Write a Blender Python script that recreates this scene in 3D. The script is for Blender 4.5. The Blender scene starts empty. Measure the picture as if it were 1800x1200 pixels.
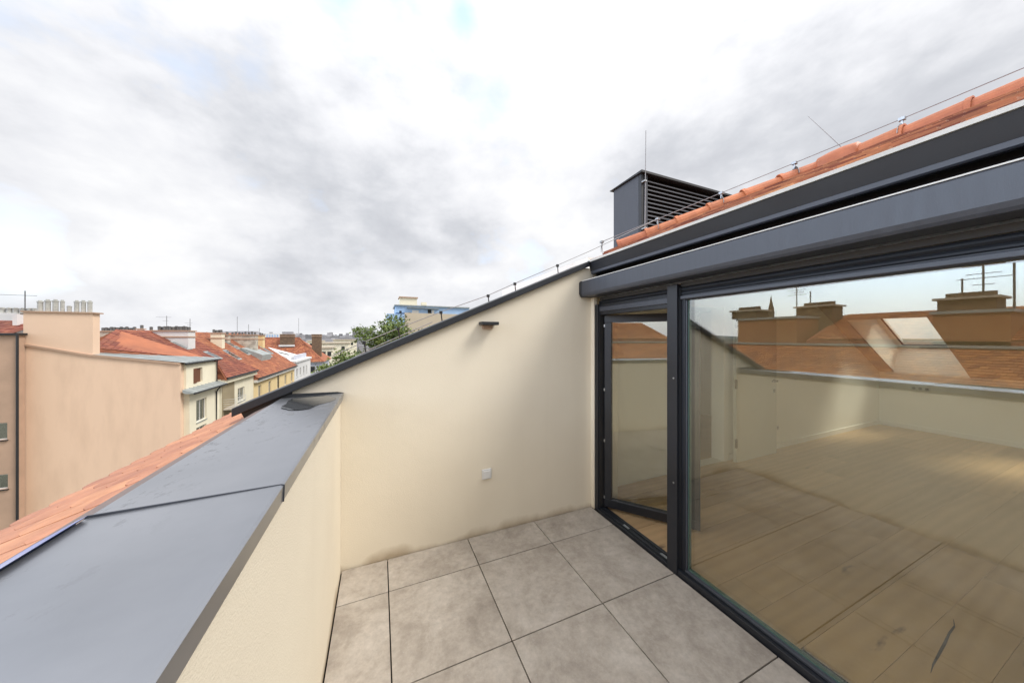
import bpy, math, random
from mathutils import Vector, Matrix
random.seed(7)
R = math.radians
scene = bpy.context.scene
col = scene.collection

# ------------------------------------------------------------------ camera
H = 1.62                       # eye height above the terrace tiles
F = 545.0                      # focal length in pixels of the 1800 px wide photograph
T = R(23.1)                    # camera turned from +Y (along the parapet) towards +X (the glass wall)
cam = bpy.data.cameras.new('camera'); cam_o = bpy.data.objects.new('camera', cam); col.objects.link(cam_o)
cam.sensor_width = 36; cam.lens = 36*F/1800; cam.shift_y = -7/1800
cam.clip_start = 0.02; cam.clip_end = 12000
cam_o.location = (0, 0, H); cam_o.rotation_euler = (R(90), 0, -T)
scene.camera = cam_o

def ray(u, v):                 # a direction out of the eye
    c = (u-900)/F
    return Vector((c*math.cos(T)+math.sin(T), -c*math.sin(T)+math.cos(T), (593-v)/F))
def atY(u, v, y):
    d = ray(u, v); s = y/d.y
    return Vector((d.x*s, y, H+d.z*s))
def atX(u, v, x):
    d = ray(u, v); s = x/d.x
    return Vector((x, d.y*s, H+d.z*s))

# ------------------------------------------------------------------ world, sun, exposure
SUN_EL, SUN_AZ = R(51), R(120)                 # azimuth from +Y towards +X
sun_dir = Vector((math.sin(SUN_AZ)*math.cos(SUN_EL), math.cos(SUN_AZ)*math.cos(SUN_EL), math.sin(SUN_EL)))
world = bpy.data.worlds.new('World'); scene.world = world; world.use_nodes = True
def build_world():
    nt = world.node_tree; nt.nodes.clear()
    N = nt.nodes.new; L = nt.links.new
    out = N('ShaderNodeOutputWorld'); bg = N('ShaderNodeBackground'); bg.inputs[1].default_value = 0.1
    L(bg.outputs[0], out.inputs[0])
    sky = N('ShaderNodeTexSky'); sky.sky_type = 'NISHITA'; sky.sun_disc = False
    sky.sun_elevation = SUN_EL; sky.sun_rotation = SUN_AZ; sky.air_density = 1.0; sky.dust_density = 1.0
    tc = N('ShaderNodeTexCoord')
    def mth(op, a, b=None, c=None, clamp=False):
        n = N('ShaderNodeMath'); n.operation = op; n.use_clamp = clamp
        for i, x in enumerate((a, b, c)):
            if x is None: continue
            if isinstance(x, (int, float)): n.inputs[i].default_value = x
            else: L(x, n.inputs[i])
        return n.outputs[0]
    nrm = N('ShaderNodeVectorMath'); nrm.operation = 'NORMALIZE'; L(tc.outputs['Generated'], nrm.inputs[0])
    sep = N('ShaderNodeSeparateXYZ'); L(nrm.outputs[0], sep.inputs[0])
    zz = mth('ADD', mth('MAXIMUM', sep.outputs[2], 0.0), 0.34)
    px = mth('DIVIDE', sep.outputs[0], zz); py = mth('DIVIDE', sep.outputs[1], zz)
    cmb = N('ShaderNodeCombineXYZ'); L(px, cmb.inputs[0]); L(py, cmb.inputs[1]); cmb.inputs[2].default_value = 3.7
    puff = N('ShaderNodeVectorMath'); puff.operation = 'MULTIPLY'; L(nrm.outputs[0], puff.inputs[0]); puff.inputs[1].default_value = (1.0, 1.0, 1.7)
    def noise(scale, detail, rough, dist=0.0, off=0.0, src=None):
        m = N('ShaderNodeVectorMath'); m.operation = 'ADD'; L((src or cmb).outputs[0], m.inputs[0]); m.inputs[1].default_value = (off, off*.7, off*.3)
        n = N('ShaderNodeTexNoise'); n.inputs['Scale'].default_value = scale; n.inputs['Detail'].default_value = detail
        n.inputs['Roughness'].default_value = rough; n.inputs['Distortion'].default_value = dist
        L(m.outputs[0], n.inputs['Vector']); return n.outputs['Fac']
    n1 = noise(0.95, 7, 0.5, 0.1, 2.3)
    n2 = noise(3.4, 10, 0.56, 0.1, 7.9, puff)
    n4 = noise(11.0, 8, 0.58, 0.0, 3.1, puff)
    n3 = noise(0.5, 6, 0.55, 0.2, 14.1)
    # masses of cloud: direction, spread and weight of darker (+) and brighter (-) parts
    def blob(u, v, width, amt):
        d = ray(u, v).normalized()
        dp = N('ShaderNodeVectorMath'); dp.operation = 'DOT_PRODUCT'; L(nrm.outputs[0], dp.inputs[0]); dp.inputs[1].default_value = d
        k = 1.0/(1-math.cos(R(width)))
        e = mth('POWER', 2.718, mth('MULTIPLY', mth('SUBTRACT', dp.outputs['Value'], 1.0), k))
        return mth('MULTIPLY', e, amt)
    dark = None
    for b in [(560,455,7,.30),(700,425,7,.32),(820,400,6,.26),(450,440,5,.2),(960,385,5,.12),(250,300,8,.20),(60,280,8,.18),(480,250,7,.16),
              (650,330,6,.14),(1300,230,12,.20),(1560,200,12,.18),(1050,330,6,.08),(200,60,12,.06),(650,100,8,.08),
              (880,90,10,-.25),(800,250,7,-.20),(960,260,9,-.2),(200,420,6,-.20),(420,330,3.5,-.16),(620,245,4,-.14),
              (350,100,9,-.12),(620,530,10,-.14),(200,500,8,-.14),(900,480,6,-.1),(1250,60,9,-.12),(80,180,5,-.1)]:
        x = blob(*b); dark = x if dark is None else mth('ADD', dark, x)
    tone = mth('ADD', mth('ADD', mth('ADD', mth('MULTIPLY', mth('SUBTRACT', n1, .5), 1.15), mth('MULTIPLY', mth('SUBTRACT', n4, .5), .40)), mth('MULTIPLY', mth('SUBTRACT', n2, .5), 1.45)), mth('ADD', mth('MULTIPLY', dark, .8), .30))
    ramp = N('ShaderNodeValToRGB'); L(tone, ramp.inputs[0])
    els = ramp.color_ramp.elements
    els[0].position = 0.10; els[0].color = (.91, .912, .925, 1)
    els[1].position = 1.0; els[1].color = (.46, .475, .52, 1)
    e = els.new(.36); e.color = (.79, .798, .83, 1)
    e = els.new(.62); e.color = (.62, .635, .675, 1)
    cl = N('ShaderNodeVectorMath'); cl.operation = 'SCALE'; L(ramp.outputs[0], cl.inputs[0]); zen = mth('MULTIPLY_ADD', mth('POWER', mth('MAXIMUM', sep.outputs[2], 0.0), 4.0), 8.0, 6.9)
    side = mth('MULTIPLY_ADD', mth('MAXIMUM', mth('SUBTRACT', mth('MULTIPLY', sep.outputs[0], -1.0), .58), 0.0), 5.5, 1.0)
    zen = mth('MULTIPLY', zen, side); L(zen, cl.inputs['Scale'])
    # openings to the blue, more of them on the side the window mirrors
    hole = mth('MULTIPLY', mth('SUBTRACT', n3, .62), 6.0)
    for b in [(815,20,2.2,2.2),(600,-15,4,1.5),(700,-12,3,1.2),(45,400,5,1.5),(30,470,3,1.0)]:
        hole = mth('ADD', hole, blob(*b))
    hole = mth('ADD', hole, mth('MULTIPLY', mth('SUBTRACT', n2, .56), 5.0))
    hole = mth('MULTIPLY', mth('SUBTRACT', hole, .1), .55, clamp=True)
    hole = mth('ADD', hole, mth('MULTIPLY', mth('SUBTRACT', side, 1.0), .30))
    low = mth('MULTIPLY', sep.outputs[2], 7.0, clamp=True)     # horizon stays veiled
    hole = mth('MULTIPLY', hole, low)
    sk = N('ShaderNodeVectorMath'); sk.operation = 'MULTIPLY_ADD'; L(sky.outputs[0], sk.inputs[0])
    sk.inputs[1].default_value = (1.5, 1.5, 1.5); sk.inputs[2].default_value = (3.3, 3.8, 4.5)
    sk2 = N('ShaderNodeVectorMath'); sk2.operation = 'SCALE'; L(sk.outputs[0], sk2.inputs[0]); L(side, sk2.inputs['Scale']); sk = sk2
    mix = N('ShaderNodeMix'); mix.data_type = 'RGBA'; L(hole, mix.inputs[0]); L(cl.outputs[0], mix.inputs[6]); L(sk.outputs[0], mix.inputs[7])
    L(mix.outputs[2], bg.inputs[0])
build_world()
sun = bpy.data.lights.new('sun', 'SUN'); sun.energy = 2.0; sun.angle = R(20); sun.color = (1, .955, .88)
sun_o = bpy.data.objects.new('sun', sun); col.objects.link(sun_o)
sun_o.rotation_euler = sun_dir.to_track_quat('Z', 'Y').to_euler()
scene.view_settings.view_transform = 'Standard'; scene.view_settings.look = 'None'
scene.view_settings.exposure = 0.67; scene.view_settings.gamma = 1; scene.view_settings.use_curve_mapping = False
scene.cycles.max_bounces = 8; scene.cycles.diffuse_bounces = 5; scene.cycles.glossy_bounces = 4
scene.cycles.transparent_max_bounces = 16; scene.cycles.transmission_bounces = 6
scene.cycles.use_denoising = True
scene.cycles.caustics_reflective = False; scene.cycles.caustics_refractive = False

# ------------------------------------------------------------------ materials
def new_mat(name):
    m = bpy.data.materials.new(name); m.use_nodes = True
    nt = m.node_tree; b = nt.nodes['Principled BSDF']; return m, nt, b
def surf(name, a, b2=None, rough=.7, scale=4.0, detail=6, bump=.0, bscale=None, metal=0.0, spec=.5, stretch=(1,1,1), contrast=(.35,.65),
         island=0.0, perobj=0.0, coat=0.0, fine=0.0, rvar=0.0):
    """two tones mixed by noise, with grain and relief"""
    m, nt, p = new_mat(name); N = nt.nodes.new; L = nt.links.new
    tc = N('ShaderNodeNewGeometry'); mp = N('ShaderNodeMapping'); mp.inputs['Scale'].default_value = stretch
    L(tc.outputs['Position'], mp.inputs[0])
    n = N('ShaderNodeTexNoise'); n.inputs['Scale'].default_value = scale; n.inputs['Detail'].default_value = detail; n.inputs['Roughness'].default_value = .6
    L(mp.outputs[0], n.inputs['Vector'])
    r = N('ShaderNodeValToRGB'); L(n.outputs['Fac'], r.inputs[0])
    b2 = b2 or tuple(x*.85 for x in a)
    r.color_ramp.elements[0].position = contrast[0]; r.color_ramp.elements[0].color = (*b2, 1)
    r.color_ramp.elements[1].position = contrast[1]; r.color_ramp.elements[1].color = (*a, 1)
    c = r.outputs[0]
    def vary(src, amt, c):
        mr = N('ShaderNodeMapRange'); L(src, mr.inputs[0]); mr.inputs[3].default_value = 1-amt; mr.inputs[4].default_value = 1+amt
        h = N('ShaderNodeHueSaturation'); L(mr.outputs[0], h.inputs['Value']); L(c, h.inputs['Color'])
        mh = N('ShaderNodeMapRange'); L(src, mh.inputs[0]); mh.inputs[3].default_value = .5-amt*.03; mh.inputs[4].default_value = .5+amt*.03
        L(mh.outputs[0], h.inputs['Hue']); return h.outputs[0]
    if island: c = vary(tc.outputs['Random Per Island'], island, c)
    if perobj:
        oi = N('ShaderNodeObjectInfo'); c = vary(oi.outputs['Random'], perobj, c)
    if fine:
        nf = N('ShaderNodeTexNoise'); nf.inputs['Scale'].default_value = 160; nf.inputs['Detail'].default_value = 3; L(tc.outputs['Position'], nf.inputs['Vector'])
        c = vary(nf.outputs['Fac'], fine, c)
    L(c, p.inputs['Base Color'])
    p.inputs['Metallic'].default_value = metal; p.inputs['Specular IOR Level'].default_value = spec
    if rvar:
        mr = N('ShaderNodeMapRange'); L(n.outputs['Fac'], mr.inputs[0]); mr.inputs[1].default_value = .3; mr.inputs[2].default_value = .7
        mr.inputs[3].default_value = rough-rvar; mr.inputs[4].default_value = rough+rvar; L(mr.outputs[0], p.inputs['Roughness'])
    else: p.inputs['Roughness'].default_value = rough
    if coat: p.inputs['Coat Weight'].default_value = coat; p.inputs['Coat Roughness'].default_value = .2
    if bump:
        nb = N('ShaderNodeTexNoise'); nb.inputs['Scale'].default_value = bscale or scale*12; nb.inputs['Detail'].default_value = 4
        L(mp.outputs[0], nb.inputs['Vector'])
        bm = N('ShaderNodeBump'); bm.inputs['Strength'].default_value = bump; bm.inputs['Distance'].default_value = .01
        L(nb.outputs['Fac'], bm.inputs['Height']); L(bm.outputs[0], p.inputs['Normal'])
    return m

M = {}
M['anthracite'] = surf('anthracite', (.022,.025,.031), (.018,.020,.026), rough=.45, scale=3, bump=.05, bscale=200, rvar=.05, stretch=(1,1,3))
M['anth_face'] = surf('anthracite_face', (.05,.056,.072), (.041,.046,.06), rough=.42, scale=5, bump=.06, bscale=60, rvar=.07, stretch=(6,6,.6), spec=.6)
M['anth_dark'] = surf('anthracite_dark', (.020,.021,.024), rough=.5)
M['apron'] = surf('apron_metal', (.15,.10,.085), (.11,.085,.08), rough=.5, scale=14, contrast=(.4,.6))
M['blue_film'] = surf('blue_film', (.10,.16,.42), (.30,.34,.50), rough=.35, scale=9)
M['slat'] = surf('louvre_grey', (.10,.105,.12), rough=.45)
M['gap'] = surf('shadow_gap', (.008,.008,.009), rough=.9)
M['frame'] = surf('window_frame', (.014,.016,.022), (.011,.013,.018), rough=.4, scale=3, rvar=.05)
M['steel'] = surf('galvanised', (.42,.43,.44), (.30,.31,.32), rough=.35, metal=.8, scale=30)
M['rod'] = surf('dull_wire', (.30,.30,.31), rough=.6, metal=.0)
M['clay'] = surf('clay_tile_near', (.48,.21,.11), (.33,.135,.07), rough=.65, scale=9, bump=.25, bscale=120, perobj=.16, fine=.08, contrast=(.3,.7))
M['clay_ridge'] = surf('clay_ridge', (.54,.175,.075), (.40,.125,.055), rough=.55, scale=6, bump=.15, bscale=90, perobj=.12, fine=.06)
M['clay_old'] = surf('clay_tile_old', (.40,.135,.065), (.24,.085,.05), rough=.8, scale=.6, island=.35, bump=.2, bscale=10, contrast=(.3,.72))
M['clay_bright'] = surf('clay_tile_orange', (.36,.125,.062), (.24,.085,.045), rough=.8, scale=.5, island=.28, bump=.2, bscale=10)
M['clay_orange'] = surf('clay_tile_opposite', (.50,.185,.07), (.36,.125,.05), rough=.8, scale=.5, island=.28, bump=.2, bscale=10)  # orange clay tiles of the opposite house
M['clay_red'] = surf('clay_tile_red', (.27,.078,.045), (.17,.055,.034), rough=.8, scale=.5, island=.3, bump=.2, bscale=10)
M['clay_upper'] = surf('clay_tile_upper', (.44,.18,.10), (.27,.11,.065), rough=.8, scale=8, island=.5, bump=.2, bscale=60)
M['zinc'] = surf('zinc_sheet', (.42,.45,.45), (.29,.32,.32), rough=.45, scale=1.2, metal=.2, contrast=(.3,.7))
M['beige'] = surf('beige_render', (.78,.57,.42), (.73,.53,.39), rough=.9, scale=.5, bump=.3, bscale=30)
M['beige_worn'] = surf('beige_render_worn', (.78,.57,.42), (.69,.495,.36), rough=.9, scale=1.3, detail=9, stretch=(1,1,.22), bump=.3, bscale=30, contrast=(.25,.55))
M['brown'] = surf('brown_render', (.50,.34,.245), (.42,.29,.21), rough=.9, scale=.7, bump=.3, bscale=30)
M['rust'] = surf('rust_brown_render', (.42,.19,.085), (.35,.155,.07), rough=.9, scale=.8, bump=.3, bscale=30)
M['cream_far'] = surf('cream_render', (.84,.78,.61), (.76,.70,.55), rough=.9, scale=.6)
M['white_far'] = surf('white_render', (.74,.74,.74), (.62,.62,.63), rough=.9, scale=.4)
M['lilac'] = surf('pale_lilac_render', (.58,.60,.68), (.5,.52,.6), rough=.9, scale=.4)
M['yellow'] = surf('yellow_render', (.80,.62,.34), (.72,.56,.30), rough=.9, scale=.6)
M['khaki'] = surf('khaki_render', (.34,.28,.18), (.28,.23,.15), rough=.9, scale=.6)
M['old_plaster'] = surf('weathered_plaster', (.58,.53,.45), (.30,.26,.22), rough=.95, scale=1.6, detail=9, contrast=(.32,.6), bump=.3, bscale=20)
M['brick'] = surf('brown_brick', (.20,.13,.08), (.12,.08,.055), rough=.9, scale=3, bump=.4, bscale=12)
M['pot'] = surf('chimney_pot_grey', (.50,.50,.47), (.36,.36,.34), rough=.7, scale=5)
M['pot_dark'] = surf('chimney_pot_dark', (.14,.14,.14), (.10,.10,.10), rough=.6, scale=5)
M['sky_blue'] = surf('blue_render', (.36,.52,.74), (.31,.45,.66), rough=.9, scale=.3)
M['sand'] = surf('sand_render', (.55,.47,.36), (.5,.43,.33), rough=.9, scale=.3)
M['white_paint'] = surf('white_paint', (.86,.85,.82), (.83,.82,.79), rough=.5, scale=2)
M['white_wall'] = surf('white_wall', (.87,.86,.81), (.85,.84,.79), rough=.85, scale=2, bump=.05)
M['ceiling'] = surf('ceiling_shaded', (.60,.58,.53), (.58,.56,.51), rough=.9)  # white ceiling toned down, the room's shade is put into the colour
M['door_shaded'] = surf('door_shade_tone', (.58,.59,.55), (.56,.57,.53), rough=.45)  # white door leaf greyed, the shade on it is part of the colour
M['plastic'] = surf('white_plastic', (.80,.80,.79), rough=.3, scale=2)
M['brass'] = surf('brushed_steel', (.55,.53,.48), rough=.3, metal=.9)
M['dark_wood'] = surf('brown_shutter', (.16,.06,.03), rough=.6)
M['timber'] = surf('window_white', (.72,.71,.68), rough=.6)
M['room_dark'] = surf('dark_interior', (.03,.032,.035), rough=.9)
M['asphalt'] = surf('asphalt', (.055,.055,.055), (.04,.04,.04), rough=.9, scale=.4)
M['land'] = surf('land', (.12,.13,.09), (.16,.14,.11), rough=1, scale=.01)
M['bark'] = surf('bark', (.09,.065,.045), rough=.95, scale=8, bump=.5)
M['leaf'] = surf('leaf', (.16,.20,.04), (.07,.11,.022), rough=.6, scale=.8, island=.45)
M['far_city'] = surf('far_city', (.42,.42,.44), (.26,.25,.27), rough=1, scale=.02, island=.45)
M['far_roof'] = surf('far_hill', (.22,.25,.27), (.18,.21,.2), rough=1, scale=.004)

def glass_mat(name, tint, r0, rough=.0, extra=1.0):
    m = bpy.data.materials.new(name); m.use_nodes = True; nt = m.node_tree; nt.nodes.clear(); N = nt.nodes.new; L = nt.links.new
    o = N('ShaderNodeOutputMaterial'); mx = N('ShaderNodeMixShader'); tr = N('ShaderNodeBsdfTransparent'); gl = N('ShaderNodeBsdfGlossy')
    tr.inputs[0].default_value = (*tint, 1); gl.inputs['Roughness'].default_value = rough; gl.inputs['Color'].default_value = (.97,.985,1,1)
    gg = N('ShaderNodeNewGeometry'); dt = N('ShaderNodeVectorMath'); dt.operation = 'DOT_PRODUCT'; L(gg.outputs['Normal'], dt.inputs[0]); L(gg.outputs['Incoming'], dt.inputs[1])
    ab = N('ShaderNodeMath'); ab.operation = 'ABSOLUTE'; L(dt.outputs['Value'], ab.inputs[0])
    om = N('ShaderNodeMath'); om.operation = 'SUBTRACT'; om.inputs[0].default_value = 1.0; L(ab.outputs[0], om.inputs[1])
    pw = N('ShaderNodeMath'); pw.operation = 'POWER'; L(om.outputs[0], pw.inputs[0]); pw.inputs[1].default_value = 5.0
    ad = N('ShaderNodeMath'); ad.operation = 'MULTIPLY_ADD'; L(pw.outputs[0], ad.inputs[0]); ad.inputs[1].default_value = (1-r0)*extra; ad.inputs[2].default_value = r0; ad.use_clamp = True
    L(ad.outputs[0], mx.inputs[0]); L(tr.outputs[0], mx.inputs[1]); L(gl.outputs[0], mx.inputs[2]); L(mx.outputs[0], o.inputs[0])
    ge = N('ShaderNodeNewGeometry'); nz = N('ShaderNodeTexNoise'); nz.inputs['Scale'].default_value = 1.1; nz.inputs['Detail'].default_value = 1
    L(ge.outputs['Position'], nz.inputs['Vector'])
    bp = N('ShaderNodeBump'); bp.inputs['Strength'].default_value = .04; bp.inputs['Distance'].default_value = .01; L(nz.outputs['Fac'], bp.inputs['Height']); L(bp.outputs[0], gl.inputs['Normal'])
    return m
M['glass'] = glass_mat('coated_glass', (.97,.97,.90), .118)
M['glass_door'] = glass_mat('door_glass', (.96,.965,.90), .12)
M['pane'] = glass_mat('far_pane', (.5,.52,.5), .25, .02)
M['clear'] = glass_mat('clear_pane', (.96,.97,.95), .04)
M['glass_edge'] = surf('glass_edge', (.10,.17,.15), rough=.15, spec=.8)

def plaster_mat():
    m, nt, p = new_mat('cream_plaster'); N = nt.nodes.new; L = nt.links.new
    g = N('ShaderNodeNewGeometry')
    def noise(s, d, st=(1,1,1)):
        mp = N('ShaderNodeMapping'); mp.inputs['Scale'].default_value = st; L(g.outputs['Position'], mp.inputs[0])
        n = N('ShaderNodeTexNoise'); n.inputs['Scale'].default_value = s; n.inputs['Detail'].default_value = d; L(mp.outputs[0], n.inputs['Vector']); return n.outputs['Fac']
    big = noise(1.6, 5); r = N('ShaderNodeValToRGB'); L(big, r.inputs[0])
    r.color_ramp.elements[0].position = .3; r.color_ramp.elements[0].color = (.76,.685,.56,1)
    r.color_ramp.elements[1].position = .7; r.color_ramp.elements[1].color = (.80,.73,.60,1)
    # brown damp line where rain splashes up from the tiles
    sp = N('ShaderNodeSeparateXYZ'); L(g.outputs['Position'], sp.inputs[0])
    nn = noise(3.2, 7, (1,1,.6))
    a = N('ShaderNodeMath'); a.operation = 'MULTIPLY_ADD'; L(nn, a.inputs[0]); a.inputs[1].default_value = .26; a.inputs[2].default_value = -.075
    b = N('ShaderNodeMath'); b.operation = 'SUBTRACT'; L(a.outputs[0], b.inputs[0]); L(sp.outputs[2], b.inputs[1])
    c = N('ShaderNodeMath'); c.operation = 'MULTIPLY'; c.use_clamp = True; L(b.outputs[0], c.inputs[0]); c.inputs[1].default_value = 12
    d = N('ShaderNodeMath'); d.operation = 'MULTIPLY'; L(c.outputs[0], d.inputs[0]); d.inputs[1].default_value = .62
    mx = N('ShaderNodeMix'); mx.data_type = 'RGBA'; L(d.outputs[0], mx.inputs[0]); L(r.outputs[0], mx.inputs[6]); mx.inputs[7].default_value = (.30,.20,.10,1)
    # faint run marks
    st = noise(2.2, 4, (3,3,.18)); s2 = N('ShaderNodeMapRange'); L(st, s2.inputs[0]); s2.inputs[1].default_value = .55; s2.inputs[2].default_value = .8; s2.inputs[3].default_value = 0; s2.inputs[4].default_value = .07
    m2 = N('ShaderNodeMix'); m2.data_type = 'RGBA'; L(s2.outputs[0], m2.inputs[0]); L(mx.outputs[2], m2.inputs[6]); m2.inputs[7].default_value = (.50,.43,.32,1)
    L(m2.outputs[2], p.inputs['Base Color']); p.inputs['Roughness'].default_value = .9; p.inputs['Specular IOR Level'].default_value = .2
    f = noise(230, 3); bp = N('ShaderNodeBump'); bp.inputs['Strength'].default_value = .5; bp.inputs['Distance'].default_value = .0025; L(f, bp.inputs['Height'])
    f2 = noise(4, 3); b2 = N('ShaderNodeBump'); b2.inputs['Strength'].default_value = .12; b2.inputs['Distance'].default_value = .02; L(f2, b2.inputs['Height']); L(bp.outputs[0], b2.inputs['Normal'])
    L(b2.outputs[0], p.inputs['Normal']); return m
M['plaster'] = plaster_mat()

def paving_mat():
    m, nt, p = new_mat('porcelain_paving'); N = nt.nodes.new; L = nt.links.new
    g = N('ShaderNodeNewGeometry'); oi = N('ShaderNodeObjectInfo')
    off = N('ShaderNodeVectorMath'); off.operation = 'SCALE'; off.inputs[0].default_value = (13,7,3); L(oi.outputs['Random'], off.inputs['Scale'])
    ad = N('ShaderNodeVectorMath'); ad.operation = 'ADD'; L(g.outputs['Position'], ad.inputs[0]); L(off.outputs[0], ad.inputs[1])
    def noise(s, d, rg=.6, dist=0):
        n = N('ShaderNodeTexNoise'); n.inputs['Scale'].default_value = s; n.inputs['Detail'].default_value = d; n.inputs['Roughness'].default_value = rg; n.inputs['Distortion'].default_value = dist
        L(ad.outputs[0], n.inputs['Vector']); return n.outputs['Fac']
    r = N('ShaderNodeValToRGB'); L(noise(4.2, 10, .68, .4), r.inputs[0])
    e = r.color_ramp.elements; e[0].position = .30; e[0].color = (.29,.252,.215,1); e[1].position = .72; e[1].color = (.51,.465,.415,1)
    q = e.new(.5); q.color = (.405,.36,.312,1)
    r2 = N('ShaderNodeMapRange'); L(noise(26, 8, .75), r2.inputs[0]); r2.inputs[1].default_value = .35; r2.inputs[2].default_value = .7; r2.inputs[3].default_value = .86; r2.inputs[4].default_value = 1.16
    h = N('ShaderNodeHueSaturation'); L(r.outputs[0], h.inputs['Color']); L(r2.outputs[0], h.inputs['Value'])
    # pale flecks
    v = N('ShaderNodeValToRGB'); L(noise(75, 6, .7), v.inputs[0]); v.color_ramp.elements[0].position = .60; v.color_ramp.elements[1].position = .74
    v.color_ramp.elements[0].color = (0,0,0,1); v.color_ramp.elements[1].color = (.55,.55,.55,1)
    mx = N('ShaderNodeMix'); mx.data_type = 'RGBA'; L(v.outputs[0], mx.inputs[0]); L(h.outputs[0], mx.inputs[6]); mx.inputs[7].default_value = (.56,.54,.51,1)
    L(mx.outputs[2], p.inputs['Base Color'])
    rr = N('ShaderNodeMapRange'); L(noise(7, 6), rr.inputs[0]); rr.inputs[3].default_value = .42; rr.inputs[4].default_value = .72; L(rr.outputs[0], p.inputs['Roughness'])
    bp = N('ShaderNodeBump'); bp.inputs['Strength'].default_value = .25; bp.inputs['Distance'].default_value = .002; L(noise(90, 5), bp.inputs['Height']); L(bp.outputs[0], p.inputs['Normal'])
    return m
M['paving'] = paving_mat()

def oak_mat():
    m, nt, p = new_mat('oak_plank'); N = nt.nodes.new; L = nt.links.new
    g = N('ShaderNodeNewGeometry'); oi = N('ShaderNodeObjectInfo')
    off = N('ShaderNodeVectorMath'); off.operation = 'SCALE'; off.inputs[0].default_value = (31,17,9); L(oi.outputs['Random'], off.inputs['Scale'])
    ad = N('ShaderNodeVectorMath'); ad.operation = 'ADD'; L(g.outputs['Position'], ad.inputs[0]); L(off.outputs[0], ad.inputs[1])
    mp = N('ShaderNodeMapping'); mp.inputs['Scale'].default_value = (.8,2.4,1); L(ad.outputs[0], mp.inputs[0])
    n = N('ShaderNodeTexNoise'); n.inputs['Scale'].default_value = 1.6; n.inputs['Detail'].default_value = 8; n.inputs['Distortion'].default_value = .8; L(mp.outputs[0], n.inputs['Vector'])
    w = N('ShaderNodeTexWave'); w.wave_type = 'RINGS'; w.inputs['Scale'].default_value = 1.0; w.inputs['Distortion'].default_value = 9; w.inputs['Detail'].default_value = 3; w.inputs['Detail Scale'].default_value = .8
    mp2 = N('ShaderNodeMapping'); mp2.inputs['Scale'].default_value = (.5,4,1); L(ad.outputs[0], mp2.inputs[0]); L(mp2.outputs[0], w.inputs['Vector'])
    r = N('ShaderNodeValToRGB'); L(n.outputs['Fac'], r.inputs[0])
    r.color_ramp.elements[0].position = .3; r.color_ramp.elements[0].color = (.48,.315,.165,1); r.color_ramp.elements[1].position = .7; r.color_ramp.elements[1].color = (.55,.37,.20,1)
    mw = N('ShaderNodeMapRange'); L(w.outputs['Fac'], mw.inputs[0]); mw.inputs[3].default_value = .93; mw.inputs[4].default_value = 1.03
    mo = N('ShaderNodeMapRange'); L(oi.outputs['Random'], mo.inputs[0]); mo.inputs[3].default_value = .84; mo.inputs[4].default_value = 1.12
    mu = N('ShaderNodeMath'); mu.operation = 'MULTIPLY'; L(mw.outputs[0], mu.inputs[0]); L(mo.outputs[0], mu.inputs[1])
    h = N('ShaderNodeHueSaturation'); L(r.outputs[0], h.inputs['Color']); L(mu.outputs[0], h.inputs['Value'])
    # knots and dark cracks
    k = N('ShaderNodeTexNoise'); k.inputs['Scale'].default_value = 3.0; k.inputs['Detail'].default_value = 5; mp3 = N('ShaderNodeMapping'); mp3.inputs['Scale'].default_value = (.7,2.6,1)
    L(ad.outputs[0], mp3.inputs[0]); L(mp3.outputs[0], k.inputs['Vector'])
    kr = N('ShaderNodeMapRange'); L(k.outputs['Fac'], kr.inputs[0]); kr.inputs[1].default_value = .69; kr.inputs[2].default_value = .74; kr.inputs[4].default_value = .7
    mx = N('ShaderNodeMix'); mx.data_type = 'RGBA'; L(kr.outputs[0], mx.inputs[0]); L(h.outputs[0], mx.inputs[6]); mx.inputs[7].default_value = (.07,.045,.03,1)
    L(mx.outputs[2], p.inputs['Base Color']); p.inputs['Roughness'].default_value = .45
    return m
M['oak'] = oak_mat()

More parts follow.
